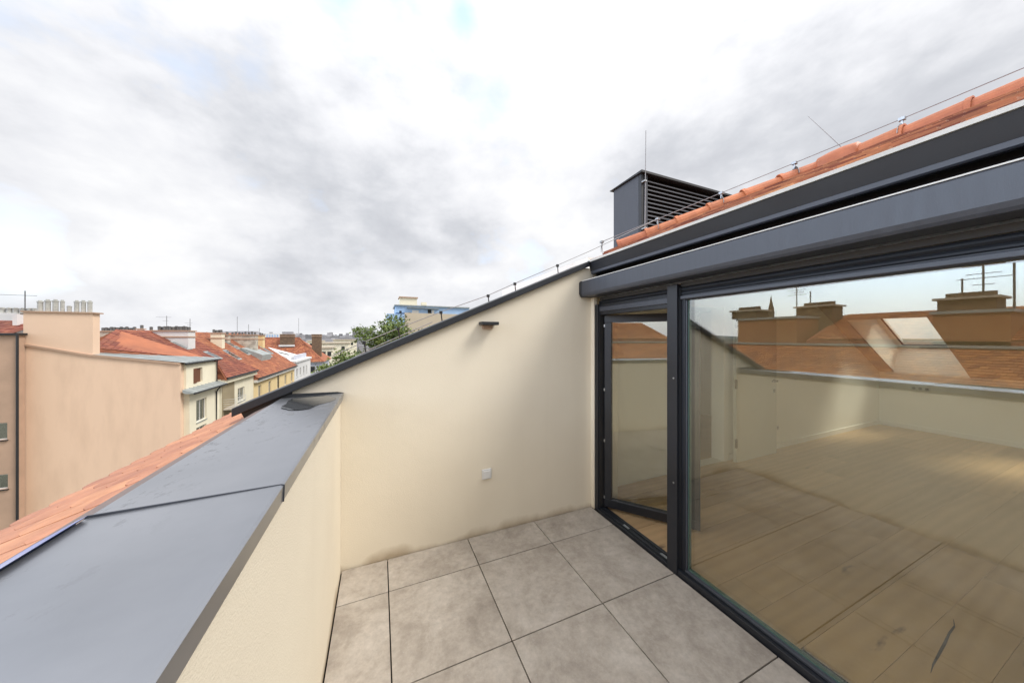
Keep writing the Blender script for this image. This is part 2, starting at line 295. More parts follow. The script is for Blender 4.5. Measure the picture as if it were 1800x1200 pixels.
def coping_mat():
    m, nt, p = new_mat('coated_coping'); N = nt.nodes.new; L = nt.links.new
    g = N('ShaderNodeNewGeometry')
    def noise(s, d, st=(1,1,1), rg=.6):
        mp = N('ShaderNodeMapping'); mp.inputs['Scale'].default_value = st; L(g.outputs['Position'], mp.inputs[0])
        n = N('ShaderNodeTexNoise'); n.inputs['Scale'].default_value = s; n.inputs['Detail'].default_value = d; n.inputs['Roughness'].default_value = rg; L(mp.outputs[0], n.inputs['Vector']); return n.outputs['Fac']
    base = N('ShaderNodeValToRGB'); L(noise(3, 6), base.inputs[0])
    base.color_ramp.elements[0].position = .3; base.color_ramp.elements[0].color = (.31,.322,.35,1)
    base.color_ramp.elements[1].position = .75; base.color_ramp.elements[1].color = (.385,.396,.425,1)
    # dried mud marks, mostly near the puddle at the far end and along the outer edge
    sp = N('ShaderNodeSeparateXYZ'); L(g.outputs['Position'], sp.inputs[0])
    a = N('ShaderNodeMapRange'); L(sp.outputs[1], a.inputs[0]); a.inputs[1].default_value = 1.2; a.inputs[2].default_value = 2.3
    o = N('ShaderNodeMapRange'); L(sp.outputs[0], o.inputs[0]); o.inputs[1].default_value = -.40; o.inputs[2].default_value = -.57; o.inputs[3].default_value = 0; o.inputs[4].default_value = .75
    ao = N('ShaderNodeMath'); ao.operation = 'MAXIMUM'; L(a.outputs[0], ao.inputs[0]); L(o.outputs[0], ao.inputs[1])
    d = N('ShaderNodeMapRange'); L(noise(11, 9, (1.6,.9,1), .75), d.inputs[0]); d.inputs[1].default_value = .54; d.inputs[2].default_value = .62
    dm = N('ShaderNodeMath'); dm.operation = 'MULTIPLY'; L(ao.outputs[0], dm.inputs[0]); L(d.outputs[0], dm.inputs[1])
    d2 = N('ShaderNodeMath'); d2.operation = 'MULTIPLY'; L(dm.outputs[0], d2.inputs[0]); d2.inputs[1].default_value = .55
    mx = N('ShaderNodeMix'); mx.data_type = 'RGBA'; L(d2.outputs[0], mx.inputs[0]); L(base.outputs[0], mx.inputs[6]); mx.inputs[7].default_value = (.085,.07,.052,1)
    # small pale scratches and specks
    s = N('ShaderNodeMapRange'); L(noise(34, 2, (1.0,3,1)), s.inputs[0]); s.inputs[1].default_value = .76; s.inputs[2].default_value = .80; s.inputs[4].default_value = .6
    m2 = N('ShaderNodeMix'); m2.data_type = 'RGBA'; L(s.outputs[0], m2.inputs[0]); L(mx.outputs[2], m2.inputs[6]); m2.inputs[7].default_value = (.45,.45,.46,1)
    L(m2.outputs[2], p.inputs['Base Color'])
    rr = N('ShaderNodeMapRange'); L(noise(5, 7), rr.inputs[0]); rr.inputs[3].default_value = .24; rr.inputs[4].default_value = .40
    ra = N('ShaderNodeMath'); ra.operation = 'MULTIPLY_ADD'; L(dm.outputs[0], ra.inputs[0]); ra.inputs[1].default_value = .4; L(rr.outputs[0], ra.inputs[2]); L(ra.outputs[0], p.inputs['Roughness'])
    p.inputs['Specular IOR Level'].default_value = .5; p.inputs['Metallic'].default_value = .85
    bp = N('ShaderNodeBump'); bp.inputs['Strength'].default_value = .12; bp.inputs['Distance'].default_value = .01; L(noise(4.5, 2), bp.inputs['Height']); L(bp.outputs[0], p.inputs['Normal'])
    return m
M['coping'] = coping_mat()
def water_mat():
    m, nt, p = new_mat('rain_puddle'); p.inputs['Base Color'].default_value = (.05,.052,.055,1); p.inputs['Roughness'].default_value = .02; p.inputs['Specular IOR Level'].default_value = .7
    return m
M['water'] = water_mat()

# ------------------------------------------------------------------ mesh helpers
WORLD = {}
class MB:
    def __init__(s): s.v = []; s.f = []
    def add(s, vs, fs):
        k = len(s.v); s.v += [Vector(x) for x in vs]; s.f += [tuple(i+k for i in f) for f in fs]; return s
    def box(s, x0, x1, y0, y1, z0, z1):
        x0, x1 = sorted((x0, x1)); y0, y1 = sorted((y0, y1)); z0, z1 = sorted((z0, z1))
        return s.add([(x,y,z) for z in (z0,z1) for y in (y0,y1) for x in (x0,x1)], [(0,2,3,1),(4,5,7,6),(0,1,5,4),(2,6,7,3),(0,4,6,2),(1,3,7,5)])
    def prism(s, poly, axis, a, b):
        """poly: list of 2D points; axis 'x','y','z' is the extrusion axis"""
        def p3(p, t):
            return {'x': (t,p[0],p[1]), 'y': (p[0],t,p[1]), 'z': (p[0],p[1],t)}[axis]
        n = len(poly); vs = [p3(p,a) for p in poly]+[p3(p,b) for p in poly]
        area = sum(poly[i][0]*poly[(i+1)%n][1]-poly[(i+1)%n][0]*poly[i][1] for i in range(n))
        fs = [tuple(range(n)), tuple(range(2*n-1, n-1, -1))]+[(i, i+n, (i+1)%n+n, (i+1)%n) for i in range(n)]
        return s.add(vs, fs)
    def tube(s, pts, r, n=8, caps=True):
        pts = [Vector(p) for p in pts]; rr = r if isinstance(r, (list, tuple)) else [r]*len(pts); k = len(s.v)
        for i, p in enumerate(pts):
            d = (pts[min(i+1, len(pts)-1)]-pts[max(i-1, 0)]).normalized()
            a = d.cross(Vector((0,0,1)));
            if a.length < 1e-3: a = d.cross(Vector((1,0,0)))
            a.normalize(); b = d.cross(a)
            for j in range(n):
                t = 2*math.pi*j/n; s.v.append(p+(a*math.cos(t)+b*math.sin(t))*rr[i])
        for i in range(len(pts)-1):
            for j in range(n):
                s.f.append((k+i*n+j, k+i*n+(j+1)%n, k+(i+1)*n+(j+1)%n, k+(i+1)*n+j))
        if caps: s.f.append(tuple(k+j for j in range(n))[::-1]); s.f.append(tuple(k+(len(pts)-1)*n+j for j in range(n)))
        return s
    def bar(s, p, q, w, h, up=(0,0,1)):
        p, q = Vector(p), Vector(q); d = (q-p).normalized(); a = d.cross(Vector(up)).normalized(); b = a.cross(d)
        vs = [o+a*i*w/2+b*j*h/2 for o in (p,q) for i, j in ((-1,-1),(1,-1),(1,1),(-1,1))]
        return s.add(vs, [(0,1,2,3),(7,6,5,4),(0,4,5,1),(1,5,6,2),(2,6,7,3),(3,7,4,0)])
    def panel(s, fn, a0, a1, b0, b1, holes, t):
        """a sheet of thickness t with rectangular holes; fn(a,b,d) -> point"""
        A = sorted({a0, a1, *[x for h in holes for x in h[:2]]}); B = sorted({b0, b1, *[x for h in holes for x in h[2:]]})
        A = [x for x in A if a0 <= x <= a1]; B = [x for x in B if b0 <= x <= b1]
        inh = lambda a, b: any(h[0] < a < h[1] and h[2] < b < h[3] for h in holes)
        solid = lambda i, j: 0 <= i < len(A)-1 and 0 <= j < len(B)-1 and not inh((A[i]+A[i+1])/2, (B[j]+B[j+1])/2)
        for i in range(len(A)-1):
            for j in range(len(B)-1):
                if not solid(i, j): continue
                x0, x1, y0, y1 = A[i], A[i+1], B[j], B[j+1]
                s.add([fn(x0,y0,0), fn(x1,y0,0), fn(x1,y1,0), fn(x0,y1,0)], [(0,1,2,3)])
                s.add([fn(x0,y0,t), fn(x1,y0,t), fn(x1,y1,t), fn(x0,y1,t)], [(3,2,1,0)])
                for (di, dj, p, q) in ((-1,0,(x0,y0),(x0,y1)), (1,0,(x1,y0),(x1,y1)), (0,-1,(x0,y0),(x1,y0)), (0,1,(x0,y1),(x1,y1))):
                    if not solid(i+di, j+dj): s.add([fn(*p,0), fn(*q,0), fn(*q,t), fn(*p,t)], [(0,1,2,3)])
        return s

def tag(o, label=None, cat=None, group=None, kind=None):
    if label: o['label'] = label
    if cat: o['category'] = cat
    if group: o['group'] = group
    if kind: o['kind'] = kind
    return o
def thing(name, label, cat, loc=(0,0,0), group=None, kind=None):
    o = bpy.data.objects.new(name, None); o.empty_display_size = .1; col.objects.link(o); o.location = loc; WORLD[o] = Vector(loc)
    return tag(o, label, cat, group, kind)
def obj(name, mb, mat, parent=None, bevel=0, smooth=False, kind=None, label=None, seg=2):
    import bmesh
    vs = mb.v; lo = Vector([min(v[i] for v in vs) for i in range(3)]); hi = Vector([max(v[i] for v in vs) for i in range(3)])
    org = Vector(((lo.x+hi.x)/2, (lo.y+hi.y)/2, lo.z))
    me = bpy.data.meshes.new(name); me.from_pydata([tuple(v-org) for v in vs], [], mb.f); me.update()
    if len(mb.f) < 20000:
        bm = bmesh.new(); bm.from_mesh(me); bmesh.ops.recalc_face_normals(bm, faces=bm.faces); bm.to_mesh(me); bm.free()
    me.materials.append(M[mat] if isinstance(mat, str) else mat)
    if smooth: me.polygons.foreach_set('use_smooth', [True]*len(me.polygons))
    o = bpy.data.objects.new(name, me); col.objects.link(o)
    if parent is not None: o.parent = parent; o.location = org-WORLD[parent]
    else: o.location = org
    WORLD[o] = org
    if bevel:
        b = o.modifiers.new('bevel', 'BEVEL'); b.width = bevel; b.segments = seg; b.limit_method = 'ANGLE'; b.angle_limit = R(40)
    if kind: o['kind'] = kind
    if label: o['label'] = label
    return o
def dup(o, loc, parent=None):
    c = o.copy(); col.objects.link(c); c.parent = parent; c.location = Vector(loc)-(WORLD[parent] if parent else Vector()); WORLD[c] = Vector(loc); return c

def tile_field(mb, org, du, dv, nrm, nu, nv, w, e, t=.02, keep=None, jit=.004, rows=None):
    """overlapping clay tiles on a slope: org corner at the eave, du along the eave, dv up the slope"""
    org, du, dv, nrm = Vector(org), Vector(du).normalized(), Vector(dv).normalized(), Vector(nrm).normalized()
    for j in range(nv):
        for i in range(-1, nu+1):
            a = (i+(.5 if j % 2 else 0))*w; c = org+du*(a+w/2)+dv*(j+.5)*e
            if a < -w*.6 or a+w > nu*w+w*.6: continue
            if keep and not keep(c): continue
            a0, a1 = max(a, 0)+.006*w/.2, min(a+w, nu*w)-.006*w/.2
            if a1 <= a0: continue
            l = t*(1+random.uniform(-.25,.35)); q = random.uniform(-jit, jit)
            p = [org+du*a0+dv*(j*e+q)+nrm*l, org+du*a1+dv*(j*e+q)+nrm*l, org+du*a1+dv*((j+1)*e+.02)+nrm*.002, org+du*a0+dv*((j+1)*e+.02)+nrm*.002]
            b = [org+du*a0+dv*(j*e+q)-nrm*.01, org+du*a1+dv*(j*e+q)-nrm*.01]
            mb.add(p+b, [(0,1,2,3),(4,5,1,0),(0,3,4),(1,5,2)])
    return mb

# ================================================================== THE TERRACE
YE = 2.45            # end wall
XP0, XP1 = -.575, -.25   # parapet, outer and inner face
XF = 1.90            # line of the glass wall
YB = -3.6            # terrace and room go on behind the camera to here
PS = .436            # roof pitch (rise over run)
ZCAP = H-.385        # top of the parapet coping at its inner edge

base = obj('terrace_floor', MB().box(XP1+.001, XF, YB, YE, -.12, -.021), 'gap', kind='structure')
tag(base)
# paving slabs, 0.6 m module with open joints; measured joint positions
jx = [XP1+.004, .055, .655, 1.255, 1.855+.0]
jx = [-.244, .052, .652, 1.252, XF-.035]
jy = [YE-.006, 2.13, 1.525, .92, .315, -.29, -.895, -1.5, -2.105, -2.71, YB]
slab_mesh = {}
for j in range(len(jy)-1):
    for i in range(len(jx)-1):
        x0, x1, y1, y0 = jx[i]+.0032, jx[i+1]-.0032, jy[j]-.0032, jy[j+1]+.0032
        tw = random.uniform(-.0008,.0008)
        obj('paving_slab', MB().box(x0, x1, y0, y1, -.02, tw), 'paving', base, bevel=.0012, seg=1)

# ---- parapet
par = thing('parapet', 'low cream rendered parapet with a broad grey metal coping between terrace and lower roof', 'parapet', (-.41, 0, 0))
obj('wall', MB().box(XP0+.02, XP1, YB, YE-.003, -.12, ZCAP-.035), 'plaster', par)
def coping_panel(y0, y1):
    zi, zo = ZCAP, ZCAP-.004
    prof = [(XP1+.016, zi-.045), (XP1+.018, zi-.003), (XP1+.012, zi), (XP0-.012, zo-.004), (XP0-.02, zo-.02), (XP0-.022, zo-.06), (XP0-.014, zo-.06), (XP0-.012, zo-.025), (XP1+.010, zi-.012), (XP1+.010, zi-.045)]
    return MB().prism(prof, 'y', y0, y1)
seams = [YE-.002, .985, -.55, -2.1, YB]
for a, b in zip(seams[:-1], seams[1:]):
    obj('coping_panel', coping_panel(b+.0015, a-.0015), 'coping', par)
for sy in seams[1:-1]:   # raised lap seam
    mb = MB().prism([(XP1+.019, ZCAP-.045), (XP1+.0205, ZCAP-.001), (XP1+.012, ZCAP+.0015), (XP0-.012, ZCAP-.0028), (XP0-.022, ZCAP-.02), (XP0-.012, ZCAP-.009), (XP1+.008, ZCAP-.001), (XP1+.012, ZCAP-.045)], 'y', sy-.002, sy+.0012)
    obj('coping_seam', mb, 'anth_face', par)
# coping upstand against the end wall, and the sealant line
obj('upstand', MB().prism([(XP0-.02, ZCAP-.006), (XP1+.02, ZCAP+.0), (XP1-.02, ZCAP+.010), (XP0+.05, ZCAP+.014)], 'y', YE-.014, YE-.002), 'anthracite', par)
# puddle
pts = []
for k in range(48):
    t = 2*math.pi*k/48; r = 1+.10*math.sin(3*t+.7)+.07*math.sin(5*t+2)+.03*math.sin(9*t)
    pts.append((-.395+.125*r*math.cos(t), 2.20+.215*r*math.sin(t)))
pud = obj('puddle', MB().add([(x, min(y, YE-.016), ZCAP+.0008+(x-XP1)*.006) for x, y in pts]+[(-.395,2.2,ZCAP+.0014-.0009)], [(k, (k+1)%48, 48) for k in range(48)]), 'water')
tag(pud, 'shallow dark rain puddle on the far end of the grey parapet coping', 'puddle')
stain_pts = []

ZL = lambda x: H-.17+PS*x
obj('apron_flashing', MB().prism([(XP0-.024, ZL(XP0)+.016), (-.70, ZL(-.70)+.022), (-.705, ZL(-.70)+.012), (XP0-.024, ZL(XP0)-.01)], 'y', YB, YE-.1), 'apron', par)
obj('protective_film', MB().prism([(XP0-.005, ZCAP+.0005), (XP0-.022, ZCAP-.012), (XP0-.026, ZCAP-.035), (-.665, ZL(-.665)+.026), (-.66, ZL(-.66)+.029), (XP0-.020, ZCAP-.006), (XP0-.004, ZCAP+.002)], 'y', .2, .975), 'blue_film', par)
# ---- end wall (cheek of the roof cut-out)
ew = thing('end_wall', 'tall cream rendered end wall rising to the right under a sloping dark metal flashing', 'wall', (.7, YE, 0))
def ztop(x): return H-.072+PS*x      # top of the sloping flashing
wallpoly = [(-.53, -.12), (2.02, -.12), (2.02, 2.36), (1.86, 2.325), (-.53, ztop(-.53)-.05)]
wallpoly = [(-.53, -.12), (2.2, -.12), (2.2, ztop(1.80)-.05), (1.80, ztop(1.80)-.05), (-.53, ztop(-.53)-.05)]
obj('wall', MB().prism(wallpoly, 'y', YE, YE+.22), 'plaster', ew)
obj('cladding', MB().prism([(-.76, ztop(-.76)-.16), (-.531, 1.04), (-.531, ztop(-.53)-.05), (-.80, ztop(-.80)-.05)], 'y', YE+.003, YE+.22), 'anth_dark', ew)
fl = MB().prism([(-.835, ztop(-.835)-.052), (1.835, ztop(1.835)-.052), (1.835, ztop(1.835)), (-.835, ztop(-.835))], 'y', YE-.035, YE+.25)
obj('flashing', fl, 'anthracite', ew, bevel=.004)
# ---- small fittings on the end wall
p0 = atY(841, 565, YE); p1 = atY(870, 571, YE)
wl = thing('wall_lamp', 'small flat black outdoor wall lamp high on the cream end wall', 'wall lamp', ((p0.x+p1.x)/2, YE, p1.z-.035))
obj('housing', MB().box(p0.x, p1.x, YE-.10, YE-.004, p1.z-.004, p0.z-.004), 'anth_dark', wl, bevel=.003)
obj('bracket', MB().box(p0.x+.03, p1.x-.03, YE-.03, YE-.002, p1.z-.035, p1.z-.005), 'brown', wl, bevel=.002)
c = atY(855, 832, YE)
so = thing('power_socket', 'square white outdoor power socket low on the cream end wall', 'socket', (c.x, YE, c.z-.04))
obj('surround', MB().box(c.x-.042, c.x+.042, YE-.012, YE-.001, c.z-.042, c.z+.042), 'plastic', so, bevel=.004)
obj('flap', MB().box(c.x-.031, c.x+.031, YE-.021, YE-.0125, c.z-.033, c.z+.029), 'plastic', so, bevel=.003)

# ================================================================== LOWER TILED ROOF outside the parapet
XEV = -1.46
def zlow(x): return H-.17+PS*x
lr = thing('lower_roof', 'strip of orange flat clay tiles sloping down outside the parapet', 'roof', (-1, 1.2, zlow(-1.46)-.3))
obj('roof_deck', MB().prism([(XP0+.02, zlow(XP0)-.045), (XEV, zlow(XEV)-.045), (XEV, zlow(XEV)-.2), (XP0+.02, zlow(XP0)-.2)], 'y', YB, 3.2), 'gap', lr)
cosr = 1/math.sqrt(1+PS*PS); dvx, dvz = cosr, PS*cosr
def near_tile():
    mb = MB(); w = .171; n = 8; L = .36
    prof = []
    for k in range(n+1):
        t = k/n; x = (t-.5)*w
        prof.append((x, .006*max(0, math.cos((t-.5)*math.pi))**.6))
    for j in range(2):
        y = (-.0, L)[j]
        for (x, z) in prof:
            yy = y - (.026*(1-abs(2*x/w)**5) if j == 0 else 0)
            mb.v.append(Vector((x, yy, z+.017))); mb.v.append(Vector((x, yy, z)))
    m = 2*(n+1)
    for k in range(n):
        a = 2*k; b = 2*(k+1)
        mb.f += [(a, b, m+b, m+a), (a+1, m+a+1, m+b+1, b+1), (a, a+1, b+1, b)]
    mb.f += [(0, m, m+1, 1), (2*n, 2*n+1, m+2*n+1, m+2*n)]
    return mb
proto = obj('roof_tile', near_tile(), 'clay', lr)
slope_a = math.atan(PS); TILE_ORG = WORLD[proto].copy()
# tile local: x across (along -Y in the world), y up the slope, z normal
base_rot = Matrix(((0, dvx, -dvz), (-1, 0, 0), (0, dvz, dvx)))
first = True; E = .218
nrow = 4
for r in range(nrow):
    s0 = r*E - .02
    for k in range(48):
        y = -1.6 + k*.18 + (.09 if r % 2 else 0) + random.uniform(-.004,.004)
        if y > 2.36+0.0 and True:
            if y > 4.4: continue
        x = XEV + s0*dvx; z = zlow(XEV) + s0*dvz
        pos = Vector((x, y, z)) + Vector((-dvz, 0, dvx))*(-.022)
        o = proto if first else proto.copy()
        if not first: col.objects.link(o)
        first = False
        tilt = Matrix.Rotation(R(random.uniform(-1.0,1.0)), 3, 'Z') @ Matrix.Rotation(R(3.6+random.uniform(-.5,.6)) * -1, 3, 'X')
        rm = base_rot @ tilt; o.rotation_euler = rm.to_euler(); o.parent = lr; o.location = pos + rm @ TILE_ORG - WORLD[lr]
# eaves gutter below the tiles
gut = MB()
prof = [(XEV-.02+.065*math.cos(t), zlow(XEV)-.07+.065*math.sin(t)) for t in [math.pi+math.pi*k/8 for k in range(9)]]
prof += [(XEV-.02+.058*math.cos(t), zlow(XEV)-.07+.058*math.sin(t)) for t in [2*math.pi-math.pi*k/8 for k in range(9)]]
gut.prism(prof, 'y', YB, 7.5)
obj('gutter', gut, 'anthracite', lr)

# ================================================================== OUR BUILDING below
own = thing('terrace_building', 'body of the building under the terrace and its roofs', 'building', (3, 0, -14))
obj('wall', MB().box(-1.3, 9.6, YB, 8.0, -14, -.5), 'cream_far', own)
obj('upper_wall', MB().box(-1.2, XP0+.01, YB, 3.2, -.5, .72), 'cream_far', own)

# ================================================================== MAIN ROOF (room roof, hip beyond the end wall)
XR = 4.80; YA = 1.80      # ridge line and the apex where the hip leaves it
HC = XR+YA                # hip: X + Y = HC
def zroom(x): return H-.085+PS*x
def zbey(x): return H-.265+PS*x
ZR = zroom(XR)
PF = .52                  # pitch of the far side
mr = thing('main_roof', 'main red clay tiled roof above the glass wall with orange ridge and hip tiles', 'roof', (XR, 0, 2.3))
nl = (-PS, 0, 1)
tf = MB(); tile_field(tf, (1.865, YB, zroom(1.865)), (0,1,0), (1,0,PS), nl, 34, 20, .178, .165, t=.022, keep=lambda c: c.x < XR and c.y < 2.70+0 and c.x+c.y < HC)
obj('room_roof_tiles', tf, 'clay_upper', mr, kind='stuff')
tf = MB(); tile_field(tf, (-1.46, 2.70, zbey(-1.46)), (0,1,0), (1,0,PS), nl, 32, 37, .178, .18, t=.022, keep=lambda c: c.x+c.y < HC-.05 and not (c.x < -.52 and c.y < 4.3))
obj('beyond_roof_tiles', tf, 'clay_bright', mr, kind='stuff')
# decks
d = MB()
d.add([(1.87,YB,zroom(1.87)-.02),(XR,YB,zroom(XR)-.02),(XR,YA,zroom(XR)-.02),(HC-2.67,2.67,zroom(HC-2.67)-.02),(1.87,2.67,zroom(1.87)-.02)], [(0,1,2,3,4)])
d.add([(-1.46,2.67,zbey(-1.46)-.02),(HC-2.67,2.67,zbey(HC-2.67)-.02),(-1.46,HC+1.46,zbey(-1.46)-.02)], [(0,1,2)])
d.add([(XR,YA,zroom(XR)-.03),(-1.46,HC+1.46,zbey(-1.46)-.03),(2*XR+1.46,HC+1.46,zbey(-1.46)-.03)], [(0,1,2)])
obj('roof_deck', d, 'clay_old', mr)
far = MB().panel(lambda a,b,t: (XR+a, b, ZR-PF*a-t), 0, 5.0, YB, YA+.2, [(3.05,4.10,1.70,2.10),(3.05,4.10,-1.2,-.2)], .05)
far = MB().panel(lambda a,b,t: (XR+a, b, ZR-PF*a-t), 0, 5.0, YB, 2.75, [(3.00,4.10,1.66,2.50),(3.00,4.10,-1.4,-.4),(3.00,4.10,-.1,.9),(3.00,4.10,-3.3,-1.7)], .05)
obj('far_slope', far, 'clay_old', mr)
obj('hip_mortar', MB().bar((XR, YA, ZR-.06), (3.0, HC-3.0, ZR-.06-PS*(XR-3.0)), .14, .12), 'clay_old', mr)
# ridge and hip tiles, one object each
def cap_tile_mesh(L=.42, r0=.105, r1=.088, n=10, arc=200):
    mb = MB(); rows = [(0, r0+.010), (.035, r0+.010), (.038, r0), (L, r1)]
    for (y, r) in rows:
        for k in range(n+1):
            t = R(90-arc/2+arc*k/n); mb.v.append(Vector((r*math.cos(t), y, r*math.sin(t))))
        for k in range(n+1):
            t = R(90-arc/2+arc*k/n); q = r-.014; mb.v.append(Vector((q*math.cos(t), y, q*math.sin(t))))
    s = 2*(n+1)
    for i in range(len(rows)-1):
        for k in range(n):
            mb.f.append((i*s+k, i*s+k+1, (i+1)*s+k+1, (i+1)*s+k)); mb.f.append((i*s+n+1+k, (i+1)*s+n+1+k, (i+1)*s+n+2+k, i*s+n+2+k))
    for k in range(n):
        mb.f.append((k, n+1+k, n+2+k, k+1))
    return mb
cap_proto = obj('ridge_tile', cap_tile_mesh(), 'clay_ridge', mr, smooth=False)
CAP_ORG = WORLD[cap_proto].copy()
apex = Vector((XR, YA, ZR+.005))
hipdir = Vector((-1, 1, -PS)).normalized()           # from the apex downwards
def place_cap(o, p, d):
    d = d.normalized(); up = Vector((0,0,1)); xx = d.cross(up).normalized(); zz = xx.cross(d)
    off = CAP_ORG; o.location = p+xx*off.x+d*off.y+zz*off.z-WORLD[mr]; o.rotation_euler = Matrix((xx, d, zz)).transposed().to_euler()
used = [False]
def cap(p, d, name='ridge_tile'):
    if not used[0]: o = cap_proto; used[0] = True
    else:
        o = cap_proto.copy(); col.objects.link(o); o.name = name
    o.parent = mr; place_cap(o, p, d)
    return o
for k in range(16):                       # ridge, from the apex towards and past the camera; big ends lower/back
    cap(Vector((XR, YA-.12-.385*(k+1), ZR-.005)), Vector((0,1,0)))
hip_tiles = []
for k in range(6):                        # hip
    p = apex+hipdir*(.16+.385*(k+1)); cap(p+Vector((0,0,-.01)), -hipdir, 'hip_tile')
# apex tile: a broad three-way cap
ap = MB()
n = 12
for (off, r) in ((-.20,.10),(-.18,.122),(-.05,.14),(.07,.135),(.18,.118),(.20,.09)):
    ctr = apex + (Vector((0,-1,0))*(-off) if off < 0 else hipdir*off)
    dd = Vector((0,1,0)) if off > 0.2 else Vector((-.3,.7,0)).normalized()
    ctr = apex + (Vector((0,1,0))*off if off < 0 else hipdir*off)
    side = (Vector((1,0,0)) if off < -.1 else (Vector((1,1,0)).normalized() if off > .2 else Vector((1,.45,0)).normalized()))
    for k in range(n+1):
        t = R(-10+200*k/n); ap.v.append(ctr+side*r*math.cos(t)+Vector((0,0,r*math.sin(t)-.01)))
for i in range(5):
    for k in range(n): ap.f.append((i*(n+1)+k, i*(n+1)+k+1, (i+1)*(n+1)+k+1, (i+1)*(n+1)+k))
ap.f.append(tuple(range(n+1))); ap.f.append(tuple(5*(n+1)+k for k in range(n+1)))
obj('apex_tile', ap, 'clay_ridge', mr, smooth=True)
# eaves over the glass wall: white drip strip, dark fascia, rail
YF = YE-.004
obj('drip_edge', MB().prism([(1.826, 2.352), (1.838, 2.357), (1.872, 2.357), (1.866, 2.338), (1.830, 2.336)], 'y', YB, YF), 'timber', mr)
obj('fascia', MB().prism([(1.838, 2.3355), (1.866, 2.3355), (1.93, 2.256), (1.866, 2.252)], 'y', YB, YF), 'anthracite', mr)
obj('fascia_rail', MB().prism([(1.858, 2.2515), (1.895, 2.2515), (1.895, 2.226), (1.862, 2.222), (1.853, 2.229)], 'y', YB, YF-.02), 'anth_face', mr, bevel=.002)
obj('soffit', MB().box(1.93, 1.99, YB, YF, 2.12, 2.30), 'gap', mr)

# ---- awning cassette
aw = thing('awning_cassette', 'long grey metal awning cassette running above the glass wall', 'awning', (1.8, 0, 2.0))
obj('cover', MB().prism([(1.742, 2.012), (1.735, 2.03), (1.735, 2.134), (1.742, 2.143), (1.875, 2.146), (1.895, 2.140), (1.895, 2.004), (1.752, 2.0)], 'y', YB, YE-.035), 'anth_face', aw, bevel=.002)
obj('end_plate', MB().prism([(1.744, 2.006), (1.731, 2.03), (1.731, 2.136), (1.742, 2.147), (1.875, 2.150), (1.899, 2.144), (1.899, 2.0), (1.752, 1.996)], 'y', YE-.034, YE-.004), 'anthracite', aw, bevel=.002)
obj('lit_top_edge', MB().box(1.737, 1.752, YB, YE-.04, 2.1435, 2.1485), 'timber', aw)  # white strip painting the light along the cassette's top edge

# ================================================================== GLASS WALL
YJ = 2.385     # jamb next to the end wall
YP1, YP0 = 1.585, 1.505     # post
ZH = 1.873     # head of the glass
jl = obj('jamb_plaster', MB().box(1.868, 1.90, YJ+.012, YE-.002, 0, 2.0), 'plaster', ew)

# open door ------------------------------------------------
dr = thing('terrace_door', 'narrow dark framed glazed terrace door standing ajar into the room beside the end wall', 'door', (XF+.03, 2.0, 0))
fr = MB(); fr.box(XF-.025, XF+.055, YJ-.035, YJ+.012, 0, 1.93); fr.box(XF-.005, XF+.055, YP1, YJ-.035, 1.83, 1.93)
obj('door_frame', fr, 'frame', dr, bevel=.003)
obj('threshold', MB().box(XF-.03, XF+.07, YP1, YJ-.036, -.02, .022).box(XF-.012, XF-.002, YP1, YJ-.036, .022, .03).box(XF+.03, XF+.038, YP1, YJ-.036, .022, .03), 'frame', dr, bevel=.002)
obj('latch_plate', MB().box(XF+.005, XF+.024, 2.0, 2.06, .0221, .026), 'steel', dr)
obj('latch_plate', MB().box(XF+.005, XF+.024, 1.62, 1.68, .0221, .026), 'steel', dr)
sash = thing('sash', None, None, (XF+.045, YJ-.04, 0.03)); sash.parent = dr; sash.location = Vector((XF+.045, YJ-.04, .03))-WORLD[dr]
WORLD[sash] = Vector((0,0,0))
SW, SH = .775, 1.80
sf = MB(); t = .064; sd = .06
# built flat along local -Y from the hinge, then turned inwards
sf.box(0, sd, -SW, 0, 0, .075); sf.box(0, sd, -SW, 0, SH-.07, SH); sf.box(.0005, sd-.0005, -t, 0, .075, SH-.07); sf.box(.0005, sd-.0005, -SW, -SW+t, .075, SH-.07)
def sobj(name, mb, mat, **k):
    o = obj(name, mb, mat, None, **k); o.parent = sash; return o
sobj('sash_frame', sf, 'frame', bevel=.003)
sobj('glass_pane', MB().box(.018, .042, -SW+t-.005, -t+.005, .07, SH-.065), 'glass_door')
sobj('glazing_bead', MB().box(-.004, 0, -SW+t, -t, .075, .083), 'anth_face')
hd = MB(); hd.box(sd+.001, sd+.008, -SW+.018, -SW+.046, .93, 1.08); hd.bar((sd+.03, -SW+.03, 1.03), (sd+.03, -SW+.16, 1.03), .02, .012); hd.bar((sd, -SW+.032, 1.03), (sd+.035, -SW+.032, 1.03), .016, .016)
sobj('handle', hd, 'steel', bevel=.002)
for hz in (.09, .62, 1.10, 1.70):
    sobj('hinge', MB().tube([(sd*.2, .012, hz-.035), (sd*.2, .012, hz+.035)], .007, 8).box(sd*.2-.012, sd*.2+.012, -.006, .012, hz-.012, hz+.012), 'steel')
sash.rotation_euler = (0, 0, R(38))

# post
po = thing('facade_post', 'slim dark anthracite post between the open door and the large fixed window', 'post', (XF, 1.54, 0))
obj('post_cover', MB().box(XF-.035, XF+.05, YP0, YP1, -.005, 1.985), 'frame', po, bevel=.003)
for z in (1.34, .62):
    obj('screw', MB().tube([(XF-.035, 1.53, z), (XF-.038, 1.53, z)], .006, 10), 'steel', po)

